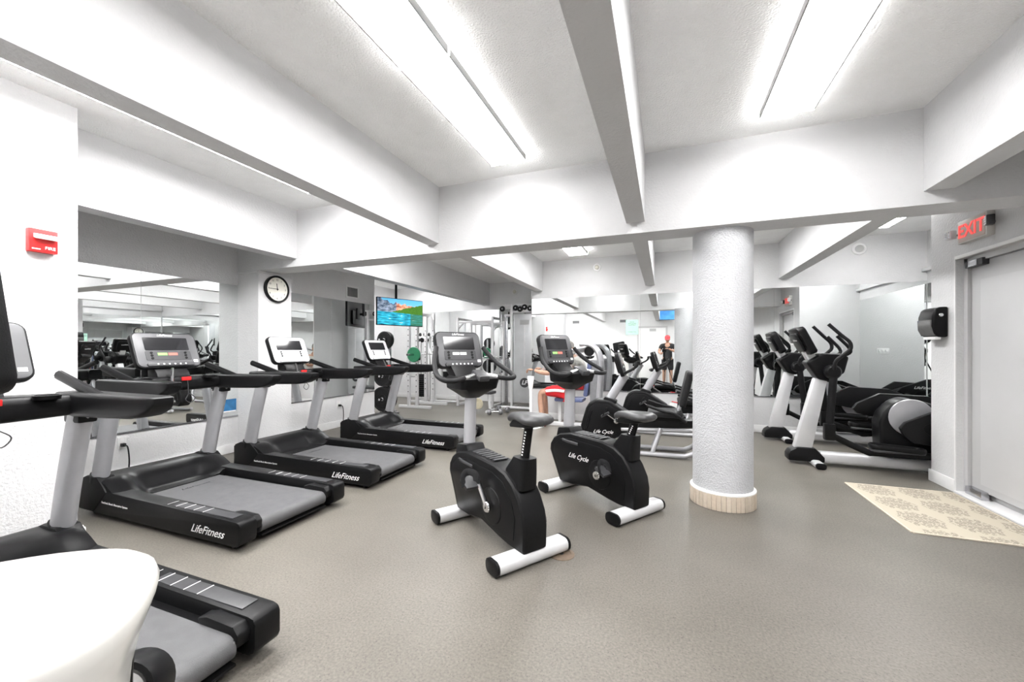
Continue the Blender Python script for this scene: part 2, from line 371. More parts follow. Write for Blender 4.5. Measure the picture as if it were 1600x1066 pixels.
# ------------------------------------------------------------------ treadmills
def smst(a, c, x):
    t = min(max((x-a)/(c-a), 0), 1); return t*t*(3-2*t)
def treadmill(label, loc, pale=False, tag_red=True):
    t = thing('treadmill', label, 'treadmill', loc, 0, 'treadmills facing the left wall')
    for s in (-1, 1):
        pr = [(-1.60, .035), (-.04, .035), (-.012, .05), (0, .075), (0, .165), (-.012, .185), (-.04, .192), (-1.32, .205), (-1.60, .21)]
        b = new(); prism(b, pr, s*.315, s*.43, .014); r = obj('side_rail', b, BLACK, t)
        b = new(); bx(b, -1.25, -.10, s*.335, s*.405, .188, .1985, .004); obj('foot_grip', b, CHAR, r)
        for k in range(6):
            b = new(); bx(b, -.38-.09*k, -.376-.09*k, s*.335, s*.405, .198, .1993); obj('grip_line', b, PRINT, r, 0)
        b = new(); prism(b, [(-.24, .13), (-.03, .10), (-.02, .15), (-.05, .182), (-.20, .186), (-.26, .17)], s*.262, s*.322, .01); obj('roller_guard', b, BLACK, r)
        b = new(); lathe(b, [(.012, 0), (.012, .004), (.006, .007)], along((-.045, s*.262, .125), (0, -s, 0)), 10); obj('bolt', b, STEEL, r)
        Mt = frame((-.30, s*.4315, .098), (1 if s < 0 else -1, 0, 0), (0, 0, 1))
        text('lettering', BRAND, .074, Mt, PRINT, r, .55, .0008)
        Mt = frame((-1.30, s*.4315, .125), (1 if s < 0 else -1, 0, 0), (0, 0, 1))
        text('small_lettering', 'FlexDeck Shock Absorption System', .022, Mt, PRINT, r, 0, .0005)
    # belt loop and deck
    pts = [(-1.34, .150), (-.075, .150)] + [(-.075+.048*math.sin(a), .102+.048*math.cos(a)) for a in [PI*k/10 for k in range(1, 10)]] + [(-.075, .054), (-1.34, .054)]
    b = new(); prism(b, pts, -.262, .262); bl = obj('running_belt', b, BELT, t)
    text('belt_lettering', BRAND, .05, frame((-1.12, 0, .1505), (0, 1, 0), (-1, 0, 0)), CHROME, bl, .35, .0004)
    b = new(); bx(b, -1.5, -.10, -.32, .32, .07, .13); obj('deck', b, BLACKS, t)
    b = new(); bx(b, -.12, -.03, -.262, .262, .04, .05); obj('rear_crossbar', b, BLACK, t)
    # motor hood as a sculpted surface
    b = new(); NX, NY = 26, 26; g = []
    for i in range(NX+1):
        row = []
        for j in range(NY+1):
            u = i/NX; v = j/NY*2-1; x = -1.76 + .52*u; y = .425*v
            zt = .285 - .095*smst(.5, 1, u) - .02*(1-smst(0, .15, u)) - .05*max(0, abs(v)-.9)*10*.3
            cen = 1-smst(.45, .72, abs(v))
            zt -= .075*cen*smst(.28, .78, u)*(1-.0*u)
            zt = max(zt, .156 if abs(v) < .7 else .19)
            row.append(b.verts.new((x, y, zt)))
        g.append(row)
    for i in range(NX):
        for j in range(NY): b.faces.new((g[i][j], g[i+1][j], g[i+1][j+1], g[i][j+1]))
    rim = [g[i][0] for i in range(NX+1)] + [g[NX][j] for j in range(1, NY+1)] + [g[i][NY] for i in range(NX-1, -1, -1)] + [g[0][j] for j in range(NY-1, 0, -1)]
    low = [b.verts.new((v.co.x, v.co.y, .045)) for v in rim]; n = len(rim)
    for i in range(n): b.faces.new((rim[i], low[i], low[(i+1) % n], rim[(i+1) % n]))
    b.faces.new(low)
    obj('motor_hood', b, BLACKS, t, 50)
    for s in (-1, 1):
        pr = [(-1.76, .04), (-1.56, .04), (-1.40, .20), (-1.44, .24), (-1.52, .30), (-1.66, .30), (-1.74, .27)]
        b = new(); prism(b, pr, s*.33, s*.436, .015); obj('post_boot', b, BLACK, t)
        b = new(); tube(b, [(-1.585, s*.385, .26), (-1.50, s*.385, .58), (-1.395, s*.385, .92)], (.045, .072), 20, 4, up=(1, 0, .25)); obj('upright_post', b, SILV, t, 60)
        b = new(); tube(b, [(-1.592, s*.385, .25), (-1.578, s*.385, .30)], (.053, .081), 20, up=(1, 0, .25)); obj('post_collar', b, BLACK, t)
        # arm
        b = new()
        rings = []
        for x, zc, hh, ww in ((-1.52, .975, .05, .055), (-1.36, .965, .064, .062), (-1.1, .968, .060, .060), (-.88, .972, .056, .058), (-.79, .980, .048, .056), (-.735, .992, .036, .053), (-.705, 1.003, .022, .046), (-.698, 1.008, .012, .04)):
            rings.append([(x, s*.385+p[0], zc+p[1]) for p in rrect(ww*2, hh*2, min(hh, ww)*.38, 4)])
        loft(b, rings); obj('side_arm', b, BLACK, t)
        b = new(); bx(b, -1.47, -1.33, s*.345, s*.425, .865, .925, .012); obj('post_bracket', b, BLACK, t)
        b = new(); tube(b, [(-1.57, s*.37, 1.11), (-1.16, s*.37, 1.0)], (.022, .027), 10); gb = obj('grip_bar', b, BLACKS, t)
        b = new(); tube(b, [(-1.17, s*.37, 1.003), (-1.12, s*.37, .99), (-1.06, s*.37, .97)], [.025, .03, .033], 10); obj('grip_end', b, STEEL, gb)
        b = new(); lathe(b, [(.047, 0), (.05, .02), (.043, .021), (.041, .004)], Matrix.Translation((-1.33, s*.235, 1.005)), 18); obj('cup_holder', b, BLACKS, t)
    rings = []
    for y in [-.44, -.36, -.25, -.12, 0, .12, .25, .36, .44]:
        k = (abs(y)/.44)**2; xc = -1.44 + .03*k; hz = .062-.012*k
        rings.append([(xc+p[0], y, .965-.0*k+p[1]) for p in rrect(.20-.05*k, hz*2, .04, 4)])
    b = new(); loft(b, rings); obj('crossbar', b, BLACK, t)
    b = new(); prism(b, [(-1.52, 1.0), (-1.37, 1.0), (-1.40, 1.06), (-1.47, 1.13), (-1.53, 1.12)], -.12, .12, .015); obj('console_neck', b, BLACK, t)
    b = new(); tube(b, [(-1.36, -.03, 1.09), (-1.24, -.10, .985)], (.011, .014), 8); obj('chrome_stay', b, CHROME, t)
    if tag_red:
        b = new(); box(b, (-1.338, .06, 1.005), (.012, .07, .03), .004); obj('stop_clip', b, REDP, t)
    b = new(); tube(b, [(-1.34, .07, .99), (-1.33, .07, .88), (-1.33, .05, .83), (-1.33, .09, .80), (-1.33, .12, .84), (-1.33, .08, .88)], .003, 6, 4); obj('lanyard', b, CHAR, t)
    tl = math.radians(23)
    M = frame((-1.475, 0, 1.245), (0, 1, 0), (-math.sin(tl), 0, math.cos(tl)))
    console(t, M, .47, .315, 'pale' if pale else 'led', FACE_GLARE if pale else FACE)  # pale face is painted glare on the same grey console
    for s in (-1, 1):
        b = new(); lathe(b, [(.02, 0), (.025, .035)], Matrix.Translation((-1.68, s*.36, 0)), 12); obj('foot', b, RUBBER, t)
        b = new(); lathe(b, [(.02, 0), (.025, .037)], Matrix.Translation((-.12, s*.37, 0)), 12); obj('foot', b, RUBBER, t)
    return t
treadmill('black treadmill nearest the camera, half hidden by the white machine', (-1.50, .80, 0))
treadmill('black treadmill in front of the recessed mirror, second from the camera', (-2.41, 2.125, 0))
treadmill('black treadmill in front of the clock pier with glare painted on its console', (-2.41, 3.30, 0), True)
treadmill('farthest black treadmill, below the landscape television', (-2.38, 4.73, 0), True)

# ------------------------------------------------------------------ upright bikes
def saddle(parent, x, z):
    b = new(); rings = []
    # from rear (-) to nose (+)
    for dx, ww, hh, dz in ((-.15, .05, .018, .0), (-.14, .08, .03, .0), (-.10, .105, .040, 0), (-.04, .10, .041, 0), (.03, .072, .038, 0), (.09, .05, .034, -.002), (.14, .042, .034, -.010), (.17, .034, .028, -.022)):
        ring = []
        for k in range(16):
            a = 2*PI*k/16; c, s_ = math.cos(a), math.sin(a)
            zz = (hh*s_ if s_ > 0 else hh*.9*s_)
            zz -= .014*math.exp(-(c*2.6)**2) if s_ > .4 else 0
            ring.append((x+dx, ww*c, z+dz+zz))
        rings.append(ring)
    loft(b, rings); o = obj('saddle', b, SADDLE, parent, 70)
    b = new(); prism(b, [(x-.11, z-.02), (x+.1, z-.02), (x+.14, z-.055), (x+.13, z-.07), (x-.02, z-.055), (x-.10, z-.04)], -.045, .045, .008); obj('saddle_base', b, BLACK, o)
    return o
def oval_foot(parent, name, x, ln, m=WSILV, rz=.040, rx=.062, z=.047):
    b = new()
    rings = [[(x+p[0], y, z+p[1]) for p in rrect(rx*2, rz*2, rz*.9, 5)] for y in (-ln/2+.012, ln/2-.012)]
    loft(b, rings); o = obj(name, b, m, parent)
    for s in (-1, 1):
        b = new()
        rings = [[(x+p[0], s*(ln/2-dy), z+p[1]) for p in rrect(rx*2*k, rz*2*k, rz*.9*k, 5)] for dy, k in ((.02, 1.04), (.003, 1.04), (0, .9))]
        loft(b, rings); obj('end_cap', b, BLACK, o)
    return o
def crank(parent, x, z, ang, off=.125, ln=.165, side_pedal=True):
    for s in (1, -1):
        a = ang if s == 1 else ang+PI
        px, pz = x+ln*math.cos(a), z+ln*math.sin(a)
        b = new(); tube(b, [(x, s*off, z), (px, s*(off+.02), pz)], (.009, .017), 10, up=(0, 1, 0)); c = obj('crank_arm', b, CHROME, parent)
        b = new(); lathe(b, [(.030, -.008), (.034, .004), (.030, .012), (.012, .014)], along((x, s*off, z), (0, s, 0)), 18); obj('crank_boss', b, CHROME, c)
        b = new(); lathe(b, [(.009, 0), (.009, .004)], along((x, s*(off+.012), z), (0, s, 0)), 10); obj('crank_bolt', b, BLACK, c)
        y = s*(off+.085)
        b = new(); box(b, (px, y, pz), (.10, .085, .026), .008, rot=(0, -.5, 0)); p = obj('pedal', b, CHAR, c)
        b = new(); tube(b, [(px-.02, y-.045, pz-.01), (px, y-.045, pz+.045), (px+.02, y, pz+.065), (px, y+.045, pz+.045), (px-.02, y+.045, pz-.01)], (.022, .004), 8, 4); obj('toe_strap', b, GRIP, p)
def upright_bike(label, loc, rz, seat_z, ang):
    t = thing('upright_bike', label, 'exercise bike', loc, rz, 'upright exercise bikes')
    oval_foot(t, 'rear_stabilizer', -.40, .54); oval_foot(t, 'front_stabilizer', .40, .50)
    pr = [(-.455, .075), (-.46, .22), (-.445, .30), (-.40, .385), (-.345, .45), (-.26, .50), (-.14, .525), (.22, .535), (.36, .505), (.44, .46), (.485, .40), (.495, .34), (.36, .085), (.20, .09), (.02, .12), (-.20, .085), (-.30, .075)]
    b = new(); prism(b, pr, -.09, .09, .028, seg=3); body = obj('shroud', b, BLACK, t, 35)
    for s in (-1, 1):
        pp = [(-.36, .13), (-.375, .26), (-.33, .37), (-.24, .445), (-.12, .475), (.20, .485), (.34, .46), (.42, .40), (.435, .34), (.325, .115), (.18, .12), (.0, .15), (-.18, .115)]
        b = new(); prism(b, pp, s*.086, s*.0945, .004); sp = obj('side_panel', b, BLACKS, body)
        b = new(); lathe(b, [(.115, 0), (.112, .006), (.10, .008)], along((-.12, s*.093, .26), (0, s, 0)), 32); obj('crank_cover', b, BLACK, body)
        b = new(); tube(b, [(.31, s*.094, .462), (.27, s*.094, .455), (.12, s*.094, .452)], (.006, .012), 8); obj('vent_slot', b, CHAR, body)
        text('lettering', MODEL, .058, frame((.12, s*.0955, .345), (-s, 0, 0), (0, 0, 1)), PRINT, sp, .55, .0008)
    b = new()
    for k in range(7): bx(b, -.10+.045*k, -.072+.045*k, -.055, .055, .53, .5375, .003)
    obj('top_ribs', b, CHAR, body)
    crank(t, -.12, .26, ang)
    # front post
    b = new(); prism(b, [(.20, .50), (.42, .47), (.395, .555), (.25, .575)], -.075, .075, .018); obj('post_boot', b, BLACK, t)
    b = new(); tube(b, [(.335, 0, .54), (.31, 0, .95)], (.040, .052), 20, up=(1, 0, 0)); obj('front_post', b, SILV, t, 60)
    # seat tower
    b = new(); rings = []
    for x0, x1, yy, z in ((-.40, -.18, .062, .42), (-.405, -.22, .062, .52), (-.415, -.285, .052, .605)):
        rings.append([((x0+x1)/2+p[0], p[1], z) for p in rrect(x1-x0, yy*2, .028, 4)])
    loft(b, rings); obj('seat_tower', b, BLACK, t)
    b = new(); tube(b, [(-.345, 0, .58), (-.39, 0, seat_z-.045)], (.022, .034), 16, up=(1, 0, .2)); sp = obj('seat_post', b, BLACKS, t)
    b = new(); nd = 9 if seat_z > .8 else 5
    for k in range(nd):
        f_ = (k+1.2)/(nd+1.5); bx(b, -.352-.045*f_, -.342-.045*f_, .0215, .0245, .60+(seat_z-.66)*f_-.004, .60+(seat_z-.66)*f_+.004)
        bx(b, -.352-.045*f_, -.342-.045*f_, -.0245, -.0215, .60+(seat_z-.66)*f_-.004, .60+(seat_z-.66)*f_+.004)
    obj('height_marks', b, PRINT, sp, 0)
    saddle(t, -.385, seat_z)
    # handlebar hub and bars
    b = new(); rings = []
    for z, x0, x1, yy in ((.90, .25, .37, .055), (.94, .20, .42, .10), (.97, .16, .44, .145), (1.04, .14, .44, .155), (1.055, .16, .43, .145)):
        rings.append([((x0+x1)/2+p[0], p[1], z) for p in rrect(x1-x0, yy*2, .04, 4)])
    loft(b, rings); obj('handlebar_hub', b, BLACK, t)
    b = new(); box(b, (.17, 0, 1.065), (.13, .085, .045), .014, rot=(0, -.35, 0)); obj('bar_clamp', b, CHAR, t)
    for s in (-1, 1):
        b = new(); tube(b, [(.185, s*.03, 1.065), (.165, s*.14, 1.048), (.145, s*.22, 1.038), (.165, s*.285, 1.045), (.24, s*.30, 1.075), (.36, s*.265, 1.14), (.43, s*.23, 1.205), (.475, s*.20, 1.265)], .0175, 12, 5); h = obj('handlebar', b, GRIP, t)
        b = new(); tube(b, [(.18, s*.05, 1.065), (.166, s*.13, 1.05)], .0186, 12); obj('pulse_sensor', b, CHROME, h)
    tl = math.radians(17)
    b = new(); prism(b, [(.33, 1.03), (.46, 1.03), (.56, 1.13), (.53, 1.2), (.47, 1.16)], -.10, .10, .015); obj('console_neck', b, BLACK, t)
    M = frame((.485, 0, 1.25), (0, -1, 0), (math.sin(tl), 0, math.cos(tl)))
    console(t, M, .385, .29, 'pale' if seat_z > .8 else 'led')
    for sx in (-.40, .40):
        for s in (-1, 1):
            b = new(); lathe(b, [(.016, 0), (.02, .012)], Matrix.Translation((sx, s*.2, 0)), 10); obj('foot', b, RUBBER, t)
    return t
RZ = math.atan2(.563, -.826)
upright_bike('upright exercise bike with raised saddle, nearest the camera', (-1.07, 2.475, 0), RZ, .845, math.radians(62))
upright_bike('upright exercise bike with lowered saddle beside the column', (-.526, 3.357, 0), RZ, .755, math.radians(150))

# ------------------------------------------------------------------ recumbent bikes (face -x)
def recumbent(label, loc):
    t = thing('recumbent_bike', label, 'exercise bike', loc, 0, 'recumbent exercise bikes')
    pr = [(.09, .13), (.0, .21), (.005, .30), (.07, .52), (.11, .59), (.19, .632), (.36, .625), (.52, .52), (.66, .43), (.70, .36), (.66, .27), (.40, .14)]
    b = new(); prism(b, pr, -.10, .10, .03, seg=3); body = obj('shroud', b, BLACK, t, 35)
    for s in (-1, 1):
        b = new(); prism(b, [(.10, .18), (.05, .24), (.12, .52), (.18, .575), (.34, .575), (.50, .48), (.60, .40), (.60, .31), (.38, .19)], s*.097, s*.105, .004); sp = obj('side_panel', b, BLACKS, body)
        b = new(); tube(b, [(.085, s*.105, .26), (.15, s*.105, .49)], (.006, .012), 8, up=(0, 1, 0)); obj('vent_slot', b, BLACK, body)
        text('lettering', MODEL, .06, frame((.28, s*.106, .235), (-s, 0, 0), (0, 0, 1)), PRINT, sp, .55, .0008)
    crank(t, .447, .38, math.radians(-35), .13, .15)
    b = new(); prism(b, [(.27, .61), (.43, .57), (.44, .62), (.30, .665)], -.07, .07, .014); obj('post_boot', b, BLACK, t)
    b = new(); tube(b, [(.34, 0, .60), (.54, 0, .94)], (.042, .055), 18, up=(1, 0, 0)); obj('console_post', b, SILV, t, 60)
    tl = math.radians(16)
    M = frame((.51, 0, 1.07), (0, 1, 0), (-math.sin(tl), 0, math.cos(tl)))
    console(t, M, .36, .30, 'pale')
    b = new(); tube(b, [(.50, -.05, .95), (.56, -.18, .97), (.66, -.22, 1.03), (.68, -.20, 1.10)], .015, 10, 4); obj('front_handle', b, GRIP, t)
    b = new(); tube(b, [(.50, .05, .95), (.56, .18, .97), (.66, .22, 1.03), (.68, .20, 1.10)], .015, 10, 4); obj('front_handle', b, GRIP, t)
    b = new(); prism(b, [(.62, .30), (.68, .285), (1.46, .36), (1.46, .44), (.70, .40), (.62, .37)], -.09, .09, .02); obj('seat_rail', b, BLACK, t)
    for s in (-1, 1):
        b = new(); tube(b, [(.15, s*.17, .06), (.3, s*.17, .03), (1.10, s*.17, .03), (1.24, s*.17, .045), (1.34, s*.17, .12), (1.40, s*.12, .33)], .028, 12, 4); fr = obj('floor_tube', b, SILV, t)
        b = new(); tube(b, [(.86, s*.17, .05), (.95, s*.10, .32)], .027, 10); obj('frame_leg', b, SILV, t)
        b = new(); tube(b, [(.5, s*.09, .28), (1.42, s*.09, .32)], .025, 10); obj('frame_tube', b, SILV, t)
        # hand grips beside the seat
        b = new(); tube(b, [(.80, s*.24, .60), (.98, s*.25, .545), (1.10, s*.25, .52), (1.20, s*.22, .44), (1.22, s*.10, .42)], .017, 10, 4); obj('side_handle', b, GRIP, t)
    b = new(); bx(b, .80, 1.20, -.13, .13, .41, .47, .015); obj('seat_carriage', b, BLACK, t)
    b = new(); bx(b, .80, 1.19, -.20, .20, .46, .53, .03); obj('seat_cushion', b, RUBBER, t)
    b = new(); box(b, (1.225, 0, .79), (.075, .40, .42), .034, rot=(0, .22, 0), seg=3); obj('backrest', b, RUBBER, t)
    for s in (-1, 1):
        b = new(); tube(b, [(1.12, s*.06, .44), (1.17, s*.06, .60), (1.27, s*.06, .80)], .016, 10, 3); obj('back_tube', b, SILV, t)
    b = new(); box(b, (.74, -.185, .44), (.10, .004, .07), 0, rot=(0, .1, 0)); obj('hang_tag', b, PRINT, t, 0)
    b = new(); tube(b, [(.72, -.12, .49), (.86, -.15, .47), (1.0, -.14, .485)], .007, 8, 3); obj('red_lever', b, REDP, t)
    return t
recumbent('recumbent bike behind the saddle of the lower upright bike', (-.99, 5.13, 0))
recumbent('recumbent bike close to the back mirror', (-.62, 6.42, 0))

# ------------------------------------------------------------------ elliptical trainers (face -x)
def elliptical(label, loc, ph=0):
    t = thing('elliptical_trainer', label, 'elliptical trainer', loc, 0, 'elliptical trainers in the alcove')
    b = new(); prism(b, [(0, .035), (0, .10), (.02, .14), (.085, .185), (.25, .185), (.335, .09), (.335, .035)], -.085, .085, .02); obj('front_boot', b, BLACK, t)
    oval_foot(t, 'front_stabilizer', .25, .50, WSILV, .03, .045, .033)
    b = new(); prism(b, [(.06, .17), (.23, .17), (.37, .94), (.25, .94)], -.055, .055, .022); obj('front_post', b, WSILV, t)
    b = new(); prism(b, [(.16, 1.11), (.27, .93), (.37, .905), (.50, 1.0), (.54, 1.17), (.48, 1.205), (.30, 1.21)], -.10, .10, .03, seg=3); obj('head_housing', b, BLACK, t)
    tl = math.radians(25)
    b = new(); box(b, (.215, 0, 1.18), (.09, .10, .13), .015, rot=(0, -.45, 0)); obj('console_neck', b, WSILV, t)
    M = frame((.185, 0, 1.36), (0, 1, 0), (-math.sin(tl), 0, math.cos(tl)))
    console(t, M, .37, .31, 'pale', th=.075)
    for s, low in ((-1, .11 if ph else 0.0), (1, 0.0 if ph else .11)):
        b = new(); lathe(b, [(.0, .0), (.06, .0), (.075, .03), (.075, .09), (.055, .12), (0, .125)], along((.37, s*.10, 1.015), (0, s, 0)), 20); obj('pivot_cap', b, BLACK, t)
        jx = .32 + low*1.0; jz = .42 + low*.6
        b = new(); tube(b, [(.375, s*.19, 1.03), (jx, s*.235, jz)], (.026, .036), 12, up=(1, 0, 0)); obj('swing_arm', b, BLACK, t)
        b = new(); box(b, (jx, s*.235, jz-.02), (.095, .075, .17), .015); obj('arm_joint', b, BLACKS, t)
        b = new(); tube(b, [(jx+.03, s*.235, jz-.06), (jx+.30, s*.235, .225+low), (jx+.40, s*.235, .215+low), (1.30, s*.235, .225+low*1.8), (1.60, s*.235, .32+low*1.6)], (.022, .032), 10, 4, up=(0, 0, 1)); obj('pedal_arm', b, BLACK, t)
        zz = .235 + low*1.25
        pb = []
        rim = rrect(.42, .135, .05, 5, .865, s*.235)
        b = new(); prism(b, rim, zz, zz+.014, .004, 'z'); pd = obj('pedal', b, CHAR, t)
        b = new(); tube(b, [(p[0], p[1], zz+.03+.02*(p[0] < .82)) for p in rim], (.008, .024), 8, close=True); obj('pedal_rim', b, BLACK, pd)
        # handles
        b = new(); tube(b, [(.37, s*.22, 1.04), (.375, s*.245, 1.13), (.46, s*.25, 1.215), (.495, s*.25, 1.26), (.485, s*.25, 1.325), (.42, s*.24, 1.395), (.315, s*.23, 1.51)], .0175, 12, 5); obj('moving_handle', b, GRIP, t)
        b = new(); tube(b, [(.45, s*.08, 1.17), (.53, s*.12, 1.21), (.52, s*.13, 1.27), (.42, s*.13, 1.39)], .016, 10, 4); obj('fixed_handle', b, GRIP, t)
    b = new(); rings = [[(x, p[0], .085+p[1]) for p in rrect(.15, .115, .04, 4)] for x in (.30, 1.95)]; loft(b, rings); obj('base_rail', b, WSILV, t)
    hp = [(.80, .17), (.79, .50), (.82, .60), (.88, .68), (.96, .735), (1.04, .745), (1.14, .73), (1.40, .64), (1.72, .52), (1.90, .40), (1.93, .17)]
    b = new(); prism(b, hp, -.10, .10, .03, seg=3); hs = obj('drive_housing', b, BLACK, t)
    for s in (-1, 1):
        b = new(); lathe(b, [(.185, 0), (.18, .008), (.17, .009)], along((1.04, s*.098, .565), (0, s, 0)), 36); obj('round_panel', b, SILV, hs)
    for s, pp in ((-1 if not ph else 1, [(.90, .47), (.94, .53), (1.20, .67), (1.55, .69), (1.74, .55), (1.74, .36), (1.60, .28), (1.0, .33), (.93, .40)]), (1 if not ph else -1, [(.66, .60), (.70, .66), (.90, .775), (1.30, .76), (1.62, .62), (1.74, .48), (1.55, .36), (1.1, .47), (.70, .55)])):
        b = new(); prism(b, pp, s*.17, s*.225, .014); ca = obj('crank_cover', b, BLACK, t)
        b = new(); prism(b, [(p[0]*.5+.62, p[1]*.5+.25) for p in pp], s*.223, s*.229, .002); obj('crank_cover_inset', b, BLACKS, ca)
        text('lettering', BRAND, .06, frame((1.35, s*.23, .55 if s < 0 else .62), (-s, 0, 0), (0, 0, 1)), PRINT, ca, .35, .0008)
    oval_foot(t, 'rear_stabilizer', 1.80, .56, BLACK, .026, .04, .028)
    return t
elliptical('elliptical trainer beside the column, nearest the entrance mat', (1.27, 5.27, 0))
elliptical('elliptical trainer against the back mirror in the alcove', (1.29, 6.50, 0), 1)
# ------------------------------------------------------------------ white machine in the left foreground
TIP = Vector((-.836, .437, 0)); AXD = Vector((.64, .77, 0)).normalized(); NRM = Vector((-AXD.y, AXD.x, 0))
wm = thing('cross_trainer', 'glossy white machine shell with black screen in left foreground', 'exercise machine', (-1.05, .15, 0))
def wl(u, v, z): return TIP + AXD*u + NRM*v + Vector((1.05, -.15, z))
def hull_ring(z, ut, hw, ub, n=40, L1=.22):
    out = []
    for k in range(n):
        a = 2*PI*k/n; c, s_ = math.cos(a), math.sin(a)
        e = .72
        cu = math.copysign(abs(c)**e, c); su = math.copysign(abs(s_)**e, s_)
        uu = ut - L1 + L1*cu if cu > 0 else ut - L1 + (ut-L1-ub)*cu
        out.append(wl(uu, hw*su*(1 - .25*max(0, -cu)), z))
    return out
SL = [(.03, -.10, .15, -.72), (.25, -.06, .17, -.74), (.50, -.048, .18, -.76), (.66, -.044, .185, -.78), (.71, -.040, .19, -.79), (.76, -.030, .195, -.80), (.80, -.017, .20, -.80),
      (.83, -.008, .203, -.80), (.855, -.003, .203, -.80), (.872, -.008, .20, -.795), (.886, -.024, .19, -.78), (.897, -.05, .17, -.75), (.905, -.085, .14, -.70), (.910, -.13, .09, -.62), (.912, -.16, .03, -.5)]
SL = [(z*.963, a_, h_, u_) for z, a_, h_, u_ in SL]
b = new(); loft(b, [hull_ring(z, ut, hw, ub) for z, ut, hw, ub in SL]); obj('shell', b, GLOSSW, wm, 75)
b = new()
path = []
for z, ut, hw, ub in SL[1:8]:
    r_ = hull_ring(z, ut, hw, ub); path.append(r_[3] + (r_[3]-wl(-.22, 0, z)).normalized()*.001)
tube(b, path, (.004, .007), 8, 3); obj('edge_trim', b, BLACK, wm)
ck = Vector((.02, .325, .545)); cd = Vector((.55, -.72, .35)).normalized()
b = new(); lathe(b, [(.07, -.07), (.07, .0), (.066, .012), (.055, .012), (.052, -.01), (0, -.01)], along(ck, cd), 32); rg = obj('wheel_housing', b, BLACKS, wm)
b = new(); lathe(b, [(.05, -.012), (.045, .0), (.02, .004), (0, .005)], along(ck, cd), 28); obj('wheel_cap', b, WSILV, rg)
cdir = Vector((.935, .354, 0)); cbot = Vector((-1.172, .358, 1.172)); ctop = Vector((-1.224, .338, 1.515))
cu = (ctop-cbot).normalized(); cc = (cbot+ctop)/2 - cdir*.205 + Vector((1.05, -.15, 0))
xd = (cdir - cu*cdir.dot(cu)).normalized(); cc = (cbot+ctop)/2 - xd*.205 + Vector((1.05, -.15, 0)); Mc = frame(cc, xd, cu)
b = new(); prism(b, rrect(.41, .36, .035), -.045, 0, .01, 'z'); cs = obj('console', b, BLACK, wm, M=Mc)
b = new(); prism(b, rrect(.385, .33, .025), -.001, .003, .001, 'z', 1); obj('screen', b, SCREEN, cs, M=Mc)
mb = wl(-.62, 0, .85)
b = new(); tube(b, [mb, mb + Vector((-.03, .02, .25)), cc + Vector((.0, .02, -.12)) - Mc.to_3x3() @ Vector((0, 0, .06))], .035, 14, 4); obj('mast', b, WSILV, wm)
b = new(); bx(b, -.30, .02, -.42, .02, 0, .04, .01); obj('base', b, BLACK, wm)

# ------------------------------------------------------------------ door, sign and fittings on the right
b = new(); YD0, YD1 = 3.58, 4.65
for y0, y1, z0, z1 in ((YD1-.045, YD1, 0, 2.03), (YD0, YD0+.045, 0, 2.03), (YD0, YD1, 1.985, 2.03)): bx(b, XR+.05, XR+.12, y0, y1, z0, z1)
dr = struct('door_1', b, GREYD, 'grey exit door with pivot closer')
dr['label'] = 'grey exit door beside the cream mat'
b = new(); bx(b, XR+.075, XR+.115, YD0+.05, YD1-.05, .075, 1.98, .003); sl = obj('door_slab', b, GREYD, dr)
b = new(); bx(b, XR+.070, XR+.076, YD0+.05, YD1-.16, .13, 1.83, .002); obj('door_panel', b, mat('pale_grey_door_panel', (.50, .50, .505), .35, noise=.02, nscale=4), sl)
b = new(); bx(b, XR+.03, XR+.076, YD1-.25, YD1-.05, 1.94, 2.0, .006); obj('door_closer', b, CHAR, dr)
b = new(); bx(b, XR+.022, XR+.032, YD1-.20, YD1-.10, 1.945, 1.995, .003); obj('closer_cover', b, STEEL, dr)
b = new(); bx(b, XR+.03, XR+.08, YD1-.24, YD1-.05, .02, .085, .004); obj('bottom_pivot', b, STEEL, dr)
b = new(); bx(b, XR-.02, XR+.20, YD0, YD1, 0, .018, .004); obj('threshold', b, TRIMW, dr)
b = new(); bx(b, XR+.12, XR+.14, YD0-.05, YD1+.0, 0, 2.1); struct('wall_behind_door', b, GREYD)
b = new()
for y0, y1, z0, z1 in ((YD1, YD1+.012, 0, 2.06), (YD0, YD1, 2.03, 2.06)): bx(b, XR-.008, XR+.01, y0, y1, z0, z1, .003)
struct('trim_3', b, TRIMW)
